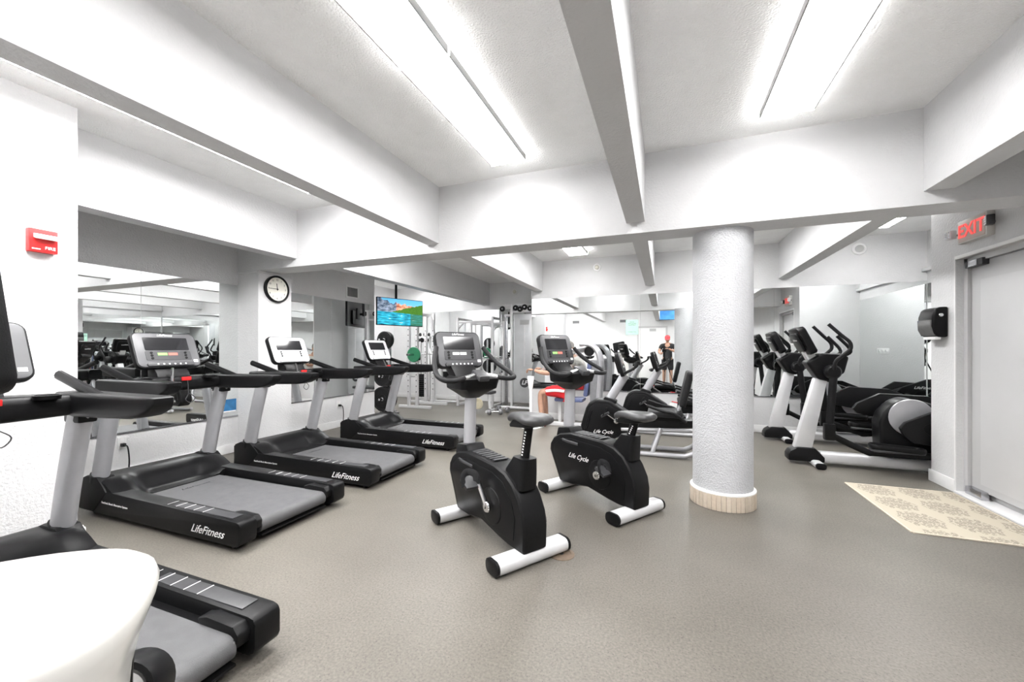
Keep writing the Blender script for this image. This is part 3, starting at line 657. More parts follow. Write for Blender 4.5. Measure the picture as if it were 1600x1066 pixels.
# exit sign
ex = thing('exit_sign', 'lit red EXIT sign with two emergency lamps above door', 'exit sign', (XR, 4.37, 2.135))
b = new(); bx(b, -.05, 0, -.165, .165, 0, .19, .006); bd = obj('sign_body', b, mat('grey_sign_plastic', (.5, .49, .46), .5, noise=.03), ex)
b = new(); bx(b, -.053, -.049, -.15, .15, .012, .178, .002); obj('sign_face', b, mat('pale_sign_face', (.5, .40, .36), .4, noise=.03), ex)
text('exit_lettering', 'EXIT', .150, frame((-.054, 0, .094), (0, -1, 0), (0, 0, 1)), mat('red_exit_letters', (.7, .05, .04), .4, emis=(1, .06, .05), es=.75), ex, 0, .002, bold=.003)
for s in (-1, 1):
    b = new(); tube(b, [(-.02, s*.16, .10), (-.03, s*.205, .09), (-.05, s*.21, .08)], .010, 8, 3); arm = obj('lamp_arm', b, STEEL, ex)
    b = new(); box(b, (-.065, s*.225, .10), (.045, .06, .075), .006, rot=(0, 0, s*.35)); lh = obj('lamp_head', b, CHAR if s < 0 else WSILV, ex)
    b = new()
    R_ = Euler((0, 0, s*.35)).to_matrix().to_4x4(); 
    box(b, (0, 0, 0), (.004, .05, .062), 0); lf = obj('lamp_lens', b, PRINT, lh, 0, M=Matrix.Translation((-.0885, s*.217, .10)) @ R_)
    for i in range(2):
        for j in range(3):
            b = new(); box(b, (-.003, -.012+.024*i, -.02+.02*j), (.003, .010, .010)); obj('led', b, STEEL, lh, 0, M=Matrix.Translation((-.0885, s*.217, .10)) @ R_)
# paper towel dispenser
dp = thing('towel_dispenser', 'black paper towel dispenser on wall corner by door', 'dispenser', (XR, 4.865, 1.36))
b = new(); prism(b, [(0, 0), (-.065, .0), (-.095, .03), (-.112, .10), (-.11, .19), (-.09, .255), (-.06, .275), (0, .275)], -.115, .115, .02, seg=3); bd = obj('body', b, BLACKS, dp)
b = new(); prism(b, [(-.09, .012), (-.117, .07), (-.121, .16), (-.11, .16), (-.10, .07), (-.08, .02)], -.10, .10, .004); obj('front_window', b, mat('smoky_plastic', (.12, .12, .12), .1, noise=.05), bd)
b = new(); bx(b, -.08, -.04, -.09, .09, -.02, .005, .002); obj('paper_towel', b, PRINT, dp)
b = new(); lathe(b, [(.018, 0), (.014, .006)], along((-.05, -.114, .20), (0, -1, 0)), 14); obj('lock', b, STEEL, bd)
# entrance mat
def rug_mat():
    m = bpy.data.materials.new('cream_damask_mat'); m.use_nodes = True; nt = m.node_tree; p = nt.nodes['Principled BSDF']
    tc = nt.nodes.new('ShaderNodeTexCoord'); mp = nt.nodes.new('ShaderNodeMapping'); mp.inputs['Scale'].default_value = (3.4, 3.0, 1)
    mp.inputs['Location'].default_value = (.2, .3, 0)
    nt.links.new(tc.outputs['Object'], mp.inputs[0])
    fr = nt.nodes.new('ShaderNodeVectorMath'); fr.operation = 'FRACTION'; nt.links.new(mp.outputs[0], fr.inputs[0])
    su = nt.nodes.new('ShaderNodeVectorMath'); su.operation = 'SUBTRACT'; su.inputs[1].default_value = (.5, .5, 0); nt.links.new(fr.outputs[0], su.inputs[0])
    ml = nt.nodes.new('ShaderNodeVectorMath'); ml.operation = 'MULTIPLY'; ml.inputs[1].default_value = (1, 1, 0); nt.links.new(su.outputs[0], ml.inputs[0])
    ln = nt.nodes.new('ShaderNodeVectorMath'); ln.operation = 'LENGTH'; nt.links.new(ml.outputs[0], ln.inputs[0])
    ab = nt.nodes.new('ShaderNodeVectorMath'); ab.operation = 'ABSOLUTE'; nt.links.new(ml.outputs[0], ab.inputs[0])
    vo = nt.nodes.new('ShaderNodeTexVoronoi'); vo.inputs['Scale'].default_value = 13; vo.feature = 'DISTANCE_TO_EDGE'; nt.links.new(ab.outputs[0], vo.inputs['Vector'])
    no = nt.nodes.new('ShaderNodeTexNoise'); no.inputs['Scale'].default_value = 9; nt.links.new(ab.outputs[0], no.inputs['Vector'])
    ad = nt.nodes.new('ShaderNodeMath'); ad.operation = 'MULTIPLY_ADD'; ad.inputs[1].default_value = .35; nt.links.new(no.outputs['Fac'], ad.inputs[0]); nt.links.new(ln.outputs['Value'], ad.inputs[2])
    lt = nt.nodes.new('ShaderNodeMath'); lt.operation = 'LESS_THAN'; lt.inputs[1].default_value = .60; nt.links.new(ad.outputs[0], lt.inputs[0])
    gt = nt.nodes.new('ShaderNodeMath'); gt.operation = 'GREATER_THAN'; gt.inputs[1].default_value = .085; nt.links.new(vo.outputs['Distance'], gt.inputs[0])
    mu = nt.nodes.new('ShaderNodeMath'); mu.operation = 'MULTIPLY'; nt.links.new(lt.outputs[0], mu.inputs[0]); nt.links.new(gt.outputs[0], mu.inputs[1])
    mx = nt.nodes.new('ShaderNodeMixRGB'); mx.inputs[1].default_value = (.44, .395, .315, 1); mx.inputs[2].default_value = (.255, .225, .18, 1)
    nt.links.new(mu.outputs[0], mx.inputs[0]); nt.links.new(mx.outputs[0], p.inputs['Base Color']); p.inputs['Roughness'].default_value = .9
    return m
b = new(); prism(b, rrect(.77, 1.10, .02, 3), 0, .008, .003, 'z', 1)
rug = tag(obj('entrance_mat', b, rug_mat()), 'cream damask patterned mat in front of the grey door', 'mat'); rug.location = (1.955, 4.065, 0)
b = new()
for s in (-1, 1):
    bx(b, s*.375, s*.385, -.54, .54, .001, .0095); 
    bx(b, -.375, .375, s*.540, s*.550, .001, .0095)
obj('binding', b, mat('cream_binding', (.6, .54, .44), .9, noise=.05), rug)
# ------------------------------------------------------------------ left wall fittings
al = thing('fire_alarm', 'red pull-down fire alarm box on white stucco wall', 'fire alarm', (-3.61, 1.29, 1.845))
b = new(); bx(b, 0, .045, -.062, .062, 0, .14, .005); obj('box', b, REDP, al)
b = new(); prism(b, [(.044, .085), (.075, .075), (.078, .085), (.07, .105), (.044, .11)], -.045, .06, .004); ph = obj('pull_bar', b, PRINT, al)
text('bar_lettering', 'PULL DOWN', .015, frame((.0775, .008, .088), (0, 1, 0), (-.1, 0, 1)), CHAR, ph, 0, .0006)
text('lettering', 'FIRE', .026, frame((.0458, .028, .028), (0, 1, 0), (0, 0, 1)), PRINT, al, 0, .0006)
b = new(); bx(b, .045, .047, -.05, -.015, .014, .02); obj('small_print', b, PRINT, al, 0)
ck = thing('wall_clock', 'round wall clock with black rim on white pier', 'clock', (-4.542, 3.655, 2.0))
Mx = Matrix.Rotation(PI/2, 4, 'Y')
b = new(); lathe(b, [(.168, 0), (.168, .03), (.160, .038), (.146, .036), (.144, .02), (.0, .02)], Mx, 48); obj('rim', b, BLACKS, ck)
b = new(); lathe(b, [(.145, .0), (.145, .022), (0, .022)], Mx, 40); obj('dial', b, mat('cream_dial', (.80, .78, .70), .5, noise=.03), ck)
for h_ in range(1, 13):
    a = PI/2 - h_*PI/6
    text('numeral', str(h_), .032, frame((.0225, .115*math.cos(a), .115*math.sin(a)), (0, 1, 0), (0, 0, 1)), CHAR, ck, 0, .0005)
def hand(name, ang, ln, wd):
    b = new(); bx(b, .024, .026, -.018, ln, -wd/2, wd/2); obj(name, b, BLACKS, ck, 0, M=Matrix.Rotation(ang, 4, 'X'))
hand('hour_hand', PI/2 + .13, .07, .008); hand('minute_hand', PI, .105, .006)
b = new(); lathe(b, [(.008, .022), (.008, .03)], Mx, 10); obj('hand_pin', b, BLACKS, ck)
def vent(label, M, wd, h, n=9, vert=True):
    t = thing('air_vent', label, 'vent', M.translation)
    Q = M.copy(); Q.translation = (0, 0, 0)
    b = new(); bx(b, -wd/2+.02, wd/2-.02, -h/2+.02, h/2-.02, .001, .004); obj('backing', b, CHAR, t, 0, M=Q)
    b = new()
    for x0, x1, y0, y1 in ((-wd/2, -wd/2+.03, -h/2, h/2), (wd/2-.03, wd/2, -h/2, h/2), (-wd/2+.03, wd/2-.03, -h/2, -h/2+.03), (-wd/2+.03, wd/2-.03, h/2-.03, h/2)): bx(b, x0, x1, y0, y1, 0, .012, .002)
    obj('frame', b, TRIMW, t, M=Q)
    for k in range(n):
        b = new(); x = -wd/2+.04+(wd-.08)*k/(n-1); box(b, (x, 0, .008), (.006, h-.05, .010)); obj('slat', b, HOUS, t, 0, M=Q)
    return t
vent('square white framed air vent above the far left mirror', frame((XL, 5.35, 2.205), (0, 1, 0), (0, 0, 1)), .30, .21)
vent('wide air vent on the wall behind the camera, left one', frame((-3.2, YF, 2.30), (-1, 0, 0), (0, 0, 1)), .32, .16, 11)
vent('wide air vent on the wall behind the camera, right one', frame((-1.42, YF, 2.30), (-1, 0, 0), (0, 0, 1)), .32, .16, 11)
def outlet(label, y, z):
    t = thing('wall_outlet', label, 'outlet', (XL, y, z))
    b = new(); bx(b, 0, .006, -.035, .035, -.055, .055, .002); obj('cover_plate', b, TRIMW, t)
    b = new(); bx(b, .005, .009, -.017, .017, .006, .036, .003); obj('socket', b, PRINT, t)
    p = thing('extension_cord', 'black power cord plugged into ' + label, 'cord', (XL+.008, y, z-.02))
    b = new(); bx(b, 0, .04, -.016, .016, -.016, .016, .005); obj('plug', b, RUBBER, p)
    b = new(); tube(b, [(.04, 0, 0), (.07, .01, -.02), (.075, .02, -.15), (.07, .015, -z+.06), (.10, .0, -z+.027), (.22, -.05, -z+.027)], .006, 8, 5); obj('cable', b, RUBBER, p)
outlet('white outlet under the recessed mirror', 2.29, .35); outlet('white outlet under the far left mirror', 5.05, .37)
pb = thing('power_box', 'small white power box on floor by the stucco wall', 'outlet', (-3.545, 1.43, 0))
b = new(); bx(b, -.04, .04, -.03, .03, 0, .10, .008); obj('box', b, TRIMW, pb)
b = new(); bx(b, -.03, .03, -.022, .022, .10, .112, .004); obj('cap', b, PRINT, pb)
b = new(); tube(b, [(-3.50, 1.43, .06), (-3.44, 1.44, .05), (-3.30, 1.42, .0085), (-3.22, 1.36, .0085), (-3.26, 1.27, .0085)], .007, 8, 5)
tag(obj('extension_cord', b, RUBBER), 'black power cord looping from the white floor box', 'cord')
sg = thing('sticker_sign', 'small blue sticker low on the recessed mirror', 'sign', (XL+.0065, 3.30, .575))
b = new(); bx(b, 0, .002, -.095, .095, -.075, .075); obj('sheet', b, mat('blue_sheet', (.025, .16, .36), .3, noise=.25, nscale=14), sg, 0)
b = new(); bx(b, .002, .0026, -.09, .09, -.075, -.062); obj('white_line', b, PRINT, sg, 0)
ps = thing('paper_notice', 'pale green printed notice taped on the back mirror', 'notice', (-.505, YB-.0065, 1.62))
b = new(); bx(b, -.10, .10, -.002, 0, -.125, .125); obj('sheet', b, mat('mint_paper', (.50, .80, .66), .7, noise=.04), ps, 0)
for k, (tx, tz) in enumerate((('PLEASE', .085), ('WIPE DOWN', .06), ('EQUIPMENT', .035), ('THANK YOU', -.08))):
    text('print_line', tx, .022, frame((0, -.0025, tz), (1, 0, 0), (0, 0, 1)), CHAR, ps, 0, .0004)
def detector(label, M, r, dome=True):
    t = thing('ceiling_sensor', label, 'detector', M.translation); Q = M.copy(); Q.translation = (0, 0, 0)
    b = new(); lathe(b, [(r, 0), (r, .012), (r*.86, .022), (r*.7, .022), (r*.68, .012), (0, .012)], Q, 32); obj('ring', b, TRIMW, t)
    b = new(); lathe(b, [(r*.55, .0), (r*.55, .03), (r*.42, .045), (r*.2, .052), (0, .053)] if dome else [(r*.62, .008), (r*.6, .016), (r*.2, .02), (0, .02)], Q, 28); obj('dome', b, mat('cream_plastic', (.66, .64, .57), .4, noise=.03) if dome else HOUS, t)
detector('round smoke detector high on the back wall above mirror', frame((-1.083, YB, 2.66), (1, 0, 0), (0, 0, 1)), .068)
detector('round alarm strobe on the far left back wall', frame((-3.285, YBL, 2.60), (1, 0, 0), (0, 0, 1)), .075)
detector('round wall speaker above the alcove mirror', frame((2.556, YB, 2.66), (1, 0, 0), (0, 0, 1)), .085, False)
b = new(); lathe(b, [(.078, 0), (.078, .003), (.06, .004), (.058, .002), (0, .002)], None, 32)
dn = tag(obj('floor_drain', b, mat('brown_metal_cap', (.20, .15, .11), .5, .3, noise=.15, nscale=30)), 'round brownish floor cap beside the near bike foot', 'floor cap'); dn.location = (-.585, 2.40, 0)
b = new(); lathe(b, [(.012, .002), (.012, .004)], None, 10); obj('screw', b, STEEL, dn)
sw = thing('switch_plate', 'white switch plate on alcove wall seen in mirror', 'switch', (2.95, 5.0, 1.22))
b = new(); bx(b, -.09, .09, 0, .008, -.05, .05, .002); obj('cover_plate', b, TRIMW, sw)
for k in range(3):
    b = new(); bx(b, -.06+.05*k, -.04+.05*k, .007, .016, -.018, .018, .002); obj('toggle', b, PRINT, sw)
# ------------------------------------------------------------------ televisions
def tv_mat():
    m = bpy.data.materials.new('lake_landscape_screen'); m.use_nodes = True; nt = m.node_tree; p = nt.nodes['Principled BSDF']
    L = nt.links.new; N = nt.nodes.new
    tc = N('ShaderNodeTexCoord'); sp = N('ShaderNodeSeparateXYZ'); L(tc.outputs['Generated'], sp.inputs[0])
    def math_(op, a, b_=None, c=None):
        n = N('ShaderNodeMath'); n.operation = op
        for i, v in enumerate((a, b_, c)):
            if v is None: continue
            if isinstance(v, (int, float)): n.inputs[i].default_value = v
            else: L(v, n.inputs[i])
        return n.outputs[0]
    X, Y = sp.outputs[0], sp.outputs[1]
    def noise(scale, detail=5, sx=1.8, sy=1.0, oz=0.0):
        mp = N('ShaderNodeMapping'); mp.inputs['Scale'].default_value = (sx, sy, 1); mp.inputs['Location'].default_value = (oz, oz*.7, 0)
        L(tc.outputs['Generated'], mp.inputs[0])
        n = N('ShaderNodeTexNoise'); n.inputs['Scale'].default_value = scale; n.inputs['Detail'].default_value = detail; L(mp.outputs[0], n.inputs[0]); return n.outputs['Fac']
    def mix(f, a, b_):
        n = N('ShaderNodeMixRGB')
        L(f, n.inputs[0])
        for i, v in ((1, a), (2, b_)):
            if isinstance(v, tuple): n.inputs[i].default_value = (*v, 1)
            else: L(v, n.inputs[i])
        return n.outputs[0]
    ridge = noise(3.5, 6, 1.8, .05); rocks = noise(9, 6, 1.4, 1.2, 3); rip = noise(7, 4, 1.0, 3.0, 5)
    sky = mix(Y, (.30, .55, .70), (.12, .50, .80))
    # left mountains fall to the right, orange range in the middle
    hm = math_('ADD', math_('MULTIPLY_ADD', X, -.50, 1.02), math_('MULTIPLY', math_('SUBTRACT', ridge, .5), .75))
    hm = math_('MAXIMUM', hm, math_('ADD', math_('MULTIPLY', math_('SUBTRACT', noise(6, 5, 1.6, .05, 9), .5), .5), .78))
    mcol = mix(math_('GREATER_THAN', X, .40), mix(math_('MULTIPLY_ADD', rocks, 3.0, -1.0), (.005, .03, .07), (.30, .36, .46)), mix(math_('MULTIPLY_ADD', rocks, 3.0, -1.0), (.30, .08, .05), (.95, .50, .30)))
    c = mix(math_('LESS_THAN', Y, hm), sky, mcol)
    hf = math_('ADD', math_('MULTIPLY', math_('SUBTRACT', X, .30), .52), math_('MULTIPLY_ADD', noise(16, 3, 1.5, .1, 2), .10, .44))
    fcol = mix(noise(26, 4, 1.5, 1, 4), (.0, .03, .005), (.10, .30, .02))
    c = mix(math_('MULTIPLY', math_('LESS_THAN', Y, hf), math_('GREATER_THAN', X, .30)), c, fcol)
    lake = mix(math_('MULTIPLY_ADD', rip, 2.6, -.8), (.0, .06, .15), (.03, .55, .72))
    lk2 = mix(math_('MULTIPLY', math_('GREATER_THAN', X, .72), .75), lake, (.03, .14, .03))
    lk = mix(math_('GREATER_THAN', rip, .68), lk2, (.62, .62, .45))
    shore = math_('MULTIPLY_ADD', X, -.06, .50)
    c = mix(math_('LESS_THAN', Y, shore), c, lk)
    L(c, p.inputs['Base Color']); L(c, p.inputs['Emission Color']); p.inputs['Emission Strength'].default_value = .75; p.inputs['Roughness'].default_value = .2
    return m
def television(label, p0, p1, z0, z1, m, pole_top):
    a = Vector((p0[0], p0[1], 0)); c = Vector((p1[0], p1[1], 0)); mid = (a+c)/2; wd = (c-a).length; h = z1-z0
    t = thing('television', label, 'television', (mid.x, mid.y, z0))
    M = frame((0, 0, h/2), (c-a), (0, 0, 1))
    b = new(); prism(b, rrect(wd, h, .008, 3), -.035, 0, .004, 'z', 1); obj('casing', b, BLACKS, t, M=M)
    b = new(); bx(b, -wd*.3, wd*.3, -h*.42, h*.1, -.07, -.034, .012); obj('rear_housing', b, BLACK, t, M=M)
    # screen kept in its own local frame so the picture follows the panel
    b = new(); bx(b, -wd/2+.010, wd/2-.010, -h/2+.014, h/2-.010, 0, .002); s = obj('screen', b, m, t, 0); s.matrix_local = M
    zt = pole_top - z0
    b = new(); bx(b, -.14, .14, -.10, .10, -.10, -.07, .006); obj('mount_plate', b, BLACK, t, M=M)
    q = M @ Vector((0, 0, -.16))
    b = new(); tube(b, [M @ Vector((0, .0, -.09)), q], .025, 10); tube(b, [(q.x, q.y, h/2-.04), (q.x, q.y, zt)], .022, 12); obj('ceiling_pole', b, BLACK, t)
    b = new(); lathe(b, [(.06, zt-.012), (.06, zt)], Matrix.Translation((q.x, q.y, 0)), 20); obj('ceiling_flange', b, BLACK, t)
    return t
television('television showing a turquoise mountain lake, hung in far left', (-4.55, 5.55), (-4.20, 6.40), 1.665, 2.145, tv_mat(), ZC)
bs = mat('blue_tv_screen', (.05, .2, .5), .2, noise=.5, nscale=5, emis=(.08, .33, .75), es=.7)
television('television with plain blue screen above the camera, seen in mirror', (.40, -.95), (-.18, -.95), 2.27, 2.60, bs, ZC)
# ------------------------------------------------------------------ door behind the camera
b = new()
for x0, x1, z0, z1 in ((-.93, -.87, 0, 2.09), (.05, .11, 0, 2.09), (-.87, .05, 2.03, 2.09)): bx(b, x0, x1, YF, YF+.03, z0, z1, .004)
d2 = struct('door_2', b, GREYD, 'white door behind the photographer, seen in the back mirror')
b = new(); bx(b, -.87, .05, YF, YF+.02, .01, 2.03, .003); s2 = obj('door_slab', b, TRIMW, d2)
b = new(); bx(b, -.50, -.28, YF+.02, YF+.024, 1.90, 2.0); obj('door_sign', b, HOUS, d2, 0)
b = new(); lathe(b, [(.014, 0), (.014, .04), (.03, .05), (.028, .075), (0, .08)], along((-.02, YF+.02, 1.0), (0, 1, 0)), 18); obj('door_handle', b, STEEL, d2)

# ------------------------------------------------------------------ strength machines at the back left
def post(b, x, y, z0, z1, wd=.07, dp=.05): bx(b, x-wd/2, x+wd/2, y-dp/2, y+dp/2, z0, z1, .008)
cm = thing('cable_machine', 'silver cable tower with frosted panel and dark pulleys', 'cable machine', (-2.70, 7.95, 0))
b = new(); prism(b, rrect(.50, .20, .03), .16, 1.98, .01, 'z'); sh = obj('tower_panel', b, mat('frosted_panel', (.50, .51, .52), .35, .4, noise=.12, nscale=3), cm)
b = new(); bx(b, -.015, .015, -.104, -.10, .9, 1.75, .001); obj('panel_slot', b, WSILV, sh)
b = new(); lathe(b, [(.10, 0), (.10, .004)], along((.0, -.10, .56), (0, -1, 0)), 32); obj('emblem_disc', b, CHAR, sh)
text('emblem_lettering', 'LF', .12, frame((-.005, -.105, .56), (1, 0, 0), (0, 0, 1)), WSILV, sh, .3, .001, bold=.004)
b = new(); bx(b, -.10, .10, -.104, -.10, 1.76, 1.86, .002); obj('label_plate', b, HOUS, sh)
for x, y in ((-.31, -.02), (.29, .05)):
    b = new(); post(b, x, y, .02, 2.20, .05, .05); obj('upright', b, WSILV, cm)
b = new(); post(b, -.48, .10, .05, 2.0, .05, .05); obj('guide_rail', b, STEEL, cm)
b = new(); post(b, -.60, .10, .05, 2.18, .012, .012); obj('cable', b, STEEL, cm)
b = new(); tube(b, [(-.66, 0, 2.18), (.20, 0, 2.18), (.27, 0, 2.15), (.29, 0, 2.07)], .028, 10, 4); obj('top_rail', b, WSILV, cm)
b = new(); bx(b, -.31, .29, -.03, .03, 2.02, 2.06, .006); obj('lower_rail', b, WSILV, cm)
b = new(); bx(b, -.48, -.31, -.03, .12, 1.95, 1.99, .006); obj('side_bracket', b, WSILV, cm)
for x, z in ((-.52, 2.11), (-.22, 2.12), (-.12, 2.09), (-.02, 2.13), (.10, 2.10), (.20, 2.10)):
    b = new(); lathe(b, [(.055, -.015), (.06, -.008), (.05, 0), (.06, .008), (.055, .015)], along((x, -.03, z), (0, 1, 0)), 20); pu = obj('pulley', b, BLACK, cm)
    b = new(); lathe(b, [(.015, -.02), (.015, .02)], along((x, -.03, z), (0, 1, 0)), 10); obj('axle', b, STEEL, pu)
b = new(); tube(b, [(-.55, -.20, .05), (.30, -.20, .05)], .03, 10); obj('base_tube', b, WSILV, cm)
for x in (-.31, .29):
    b = new(); bx(b, x-.03, x+.03, -.25, .25, 0, .05, .008); obj('base_foot', b, WSILV, cm)
# weight stack station
ws = thing('weight_stack_machine', 'slim silver weight stack station by the far mirror', 'weight machine', (-5.40, 8.25, 0))
for x in (-.17, .17):
    b = new(); post(b, x, 0, .04, 1.52, .05, .06); obj('upright', b, WSILV, ws)
for x in (-.06, .06):
    b = new(); tube(b, [(x, 0, .1), (x, 0, 1.45)], .012, 8); obj('guide_rod', b, CHROME, ws)
for k in range(12):
    b = new(); bx(b, -.13, .13, -.06, .06, .12+.045*k, .16+.045*k, .004); obj('weight_plate', b, BLACK, ws)
b = new(); box(b, (0, 0, 1.53), (.40, .12, .06), .01); obj('top_bracket', b, WSILV, ws)
for x in (-.12, .0, .12):
    b = new(); lathe(b, [(.055, -.015), (.06, 0), (.055, .015)], along((x, -.05, 1.47), (0, 1, 0)), 16); obj('pulley', b, BLACK, ws)
    b = new(); lathe(b, [(.04, -.012), (.045, 0), (.04, .012)], along((x+.05, -.02, 1.60), (1, 0, 0)), 14); obj('pulley', b, BLACK, ws)
for y in (-.20, .2):
    b = new(); bx(b, -.25, .25, y-.03, y+.03, 0, .05, .008); obj('base_foot', b, WSILV, ws)
b = new(); bx(b, -.03, .03, -.2, .2, 0, .05, .005); obj('base_spine', b, WSILV, ws)
b = new(); tube(b, [(.30, -.1, .03), (.32, -.1, .5), (.27, -.05, 1.0), (.17, 0, 1.3)], .022, 10, 4); obj('lever_arm', b, PRINT, ws)
b = new(); tube(b, [(.2, 0, .03), (.95, .02, .03)], .03, 8); obj('floor_rail', b, WSILV, ws)
# plate tree
pt = thing('weight_tree', 'upright weight tree stacked with round black plates', 'weight rack', (-5.03, 6.40, 0))
b = new(); post(b, 0, .10, .03, 1.55, .06, .06); obj('upright', b, STEEL, pt)
b = new(); bx(b, -.22, .22, .07, .13, 0, .04, .006); obj('base_foot', b, STEEL, pt)
b = new(); bx(b, -.03, .03, -.15, .30, .0, .04, .006); obj('base_foot', b, STEEL, pt)
for z, r in ((.30, .235), (.74, .20), (1.43, .165)):
    b = new(); tube(b, [(0, .10, z), (0, -.20, z)], .022, 12); obj('peg', b, CHROME, pt)
for i, (z, r, n) in enumerate(((.30, .235, 3), (.74, .20, 3), (1.43, .165, 2))):
    for k in range(n):
        w_ = thing('weight_plate', ['innermost', 'front' if n == 2 else 'middle', 'front'][k] + ' ' + ['large black plate on the lowest peg of the weight tree', 'medium black plate on the middle peg of the weight tree', 'small black plate on the top peg of the weight tree'][i], 'weight plate', (-5.03, 6.42-.055*k-.005, z), 0, 'plates on the weight tree')
        b = new(); lathe(b, [(.028, -.022), (r*.35, -.022), (r*.38, -.012), (r*.82, -.012), (r*.86, -.022), (r, -.018), (r, .018), (r*.86, .022), (.028, .022)], along((0, 0, 0), (0, 1, 0)), 32); obj('disc', b, RUBBER, w_)
        b = new(); lathe(b, [(.034, -.024), (.034, .024)], along((0, 0, 0), (0, 1, 0)), 16); obj('hub_ring', b, STEEL, w_)
# half rack with bar
hr = thing('half_rack', 'silver half rack with drilled uprights behind the television', 'rack', (-5.0, 7.25, 0))
for x, y in ((-.10, 0), (.10, 0), (-.10, .65), (.10, .65)):
    b = new(); post(b, x, y, .05, 2.05, .06, .06); u_ = obj('upright', b, WSILV, hr)
    for k in range(12):
        b = new(); lathe(b, [(.012, 0), (.012, .003)], along((x, y-.03, .35+.12*k), (0, -1, 0)), 8); obj('pin_hole', b, BLACK, u_)
for y in (0, .65):
    b = new(); bx(b, -.35, .45, y-.03, y+.03, 0, .06, .008); obj('base_foot', b, WSILV, hr)
b = new(); bx(b, -.03, .03, .03, .62, 1.98, 2.04, .008); obj('top_tie', b, WSILV, hr)
for y in (0, .65):
    b = new(); box(b, (.15, y, 1.07), (.05, .05, .10), .01); obj('bar_hook', b, BLACK, hr)
bb = thing('barbell', 'steel barbell with green plates racked on half rack', 'barbell', (-4.83, 7.55, 1.14))
b = new(); tube(b, [(0, -.75, 0), (0, .75, 0)], .014, 10); obj('bar', b, CHROME, bb)
for y in (-.52, .52):
    b = new(); lathe(b, [(.02, -.02), (.15, -.02), (.16, 0), (.15, .02), (.02, .02)], along((0, y, 0), (0, 1, 0)), 28); obj('plate', b, mat('green_rubber', (.02, .22, .10), .5, noise=.1), bb)
    b = new(); tube(b, [(0, math.copysign(.50, y), 0), (0, math.copysign(.75, y), 0)], .024, 10); obj('sleeve', b, STEEL, bb)
# power cage beyond the cable tower
pc = thing('power_cage', 'tall silver power cage standing left of the cable tower', 'rack', (-3.86, 8.20, 0))
for x in (-.42, .42):
    for y in (-.3, .35):
        b = new(); post(b, x, y, 0, 1.95, .05, .05); obj('upright', b, WSILV, pc)
    b = new(); bx(b, x-.025, x+.025, -.3, .35, 1.90, 1.95, .006); obj('top_side', b, WSILV, pc)
    b = new(); bx(b, x-.025, x+.025, -.3, .35, .0, .05, .006); obj('floor_side', b, WSILV, pc)
for y in (-.3, .35):
    b = new(); bx(b, -.42, .42, y-.02, y+.02, 1.82, 1.87, .006); obj('top_cross', b, WSILV, pc)
b = new(); tube(b, [(-.65, -.33, 1.05), (.65, -.33, 1.05)], .014, 10); obj('bar', b, STEEL, pc)
for x in (-.42, .42):
    b = new(); tube(b, [(x*.98, -.28, 1.70), (x*.62, -.28, 1.85)], .016, 8); obj('brace', b, WSILV, pc)
    b = new(); box(b, (x, -.33, 1.02), (.06, .05, .10), .01); obj('bar_catch', b, BLACK, pc)
# low bench with dumbbells
bn = thing('weight_bench', 'low grey bench with pads between racks and tower', 'bench', (-3.45, 7.35, 0))
b = new(); bx(b, -.30, .28, -.13, .13, .36, .42, .02); obj('pad', b, CHAR, bn)
for x in (-.22, .2):
    b = new(); tube(b, [(x, -.2, .03), (x, .2, .03)], .025, 8); obj('foot_tube', b, WSILV, bn)
    b = new(); tube(b, [(x, 0, .03), (x*.8, 0, .37)], .028, 8); obj('leg', b, WSILV, bn)
b = new(); lathe(b, [(.02, -.02), (.10, -.02), (.11, 0), (.10, .02), (.02, .02)], along((.02, -.19, .18), (0, 1, 0)), 24); obj('roller_disc', b, mat('beige_metal', (.42, .38, .28), .5, noise=.1), bn)
def dumbbell(label, x, y, rz):
    d = thing('dumbbell', label, 'dumbbell', (x, y, .06), rz, 'dumbbells on the floor by the bench')
    b = new(); tube(b, [(-.09, 0, 0), (.09, 0, 0)], .014, 10); obj('handle', b, CHROME, d)
    for s in (-1, 1):
        b = new(); lathe(b, [(.045, -.035), (.058, -.02), (.058, .02), (.045, .035)], along((s*.11, 0, 0), (1, 0, 0)), 8); obj('head', b, mat('grey_iron', (.22, .22, .23), .4, .5, noise=.1), d)
dumbbell('grey dumbbell on floor left of the cable tower, nearer one', -3.02, 7.05, .5); dumbbell('grey dumbbell on floor left of the cable tower, farther one', -3.0, 7.42, -.3)
# press machine where the person sits
pm = thing('press_machine', 'silver seated press machine with rounded tower by back mirror', 'weight machine', (-1.30, 6.45, 0))
b = new(); bx(b, -.36, .10, -.16, .16, .41, .47, .025); obj('seat_pad', b, mat('blue_grey_vinyl', (.08, .10, .20), .5, noise=.08), pm)
b = new(); box(b, (.17, 0, .78), (.07, .28, .56), .03, rot=(0, .14, 0)); obj('back_pad', b, mat('blue_grey_vinyl', (.08, .10, .20)), pm)
b = new(); post(b, -.10, 0, .05, .41, .08, .08); obj('seat_column', b, WSILV, pm)
b = new(); post(b, -.30, .0, .05, .41, .05, .05); obj('seat_column', b, WSILV, pm)
b = new(); bx(b, -.60, .42, -.04, .04, 0, .06, .01); obj('base_beam', b, WSILV, pm)
for x in (-.55, .36):
    b = new(); bx(b, x-.04, x+.04, -.33, .33, 0, .05, .01); obj('base_foot', b, WSILV, pm)
b = new(); tube(b, [(.30, -.12, .05), (.36, -.12, .8), (.34, -.12, 1.15), (.22, -.12, 1.31), (.05, -.12, 1.33)], (.05, .035), 12, 5); obj('tower_arch', b, SILV, pm)
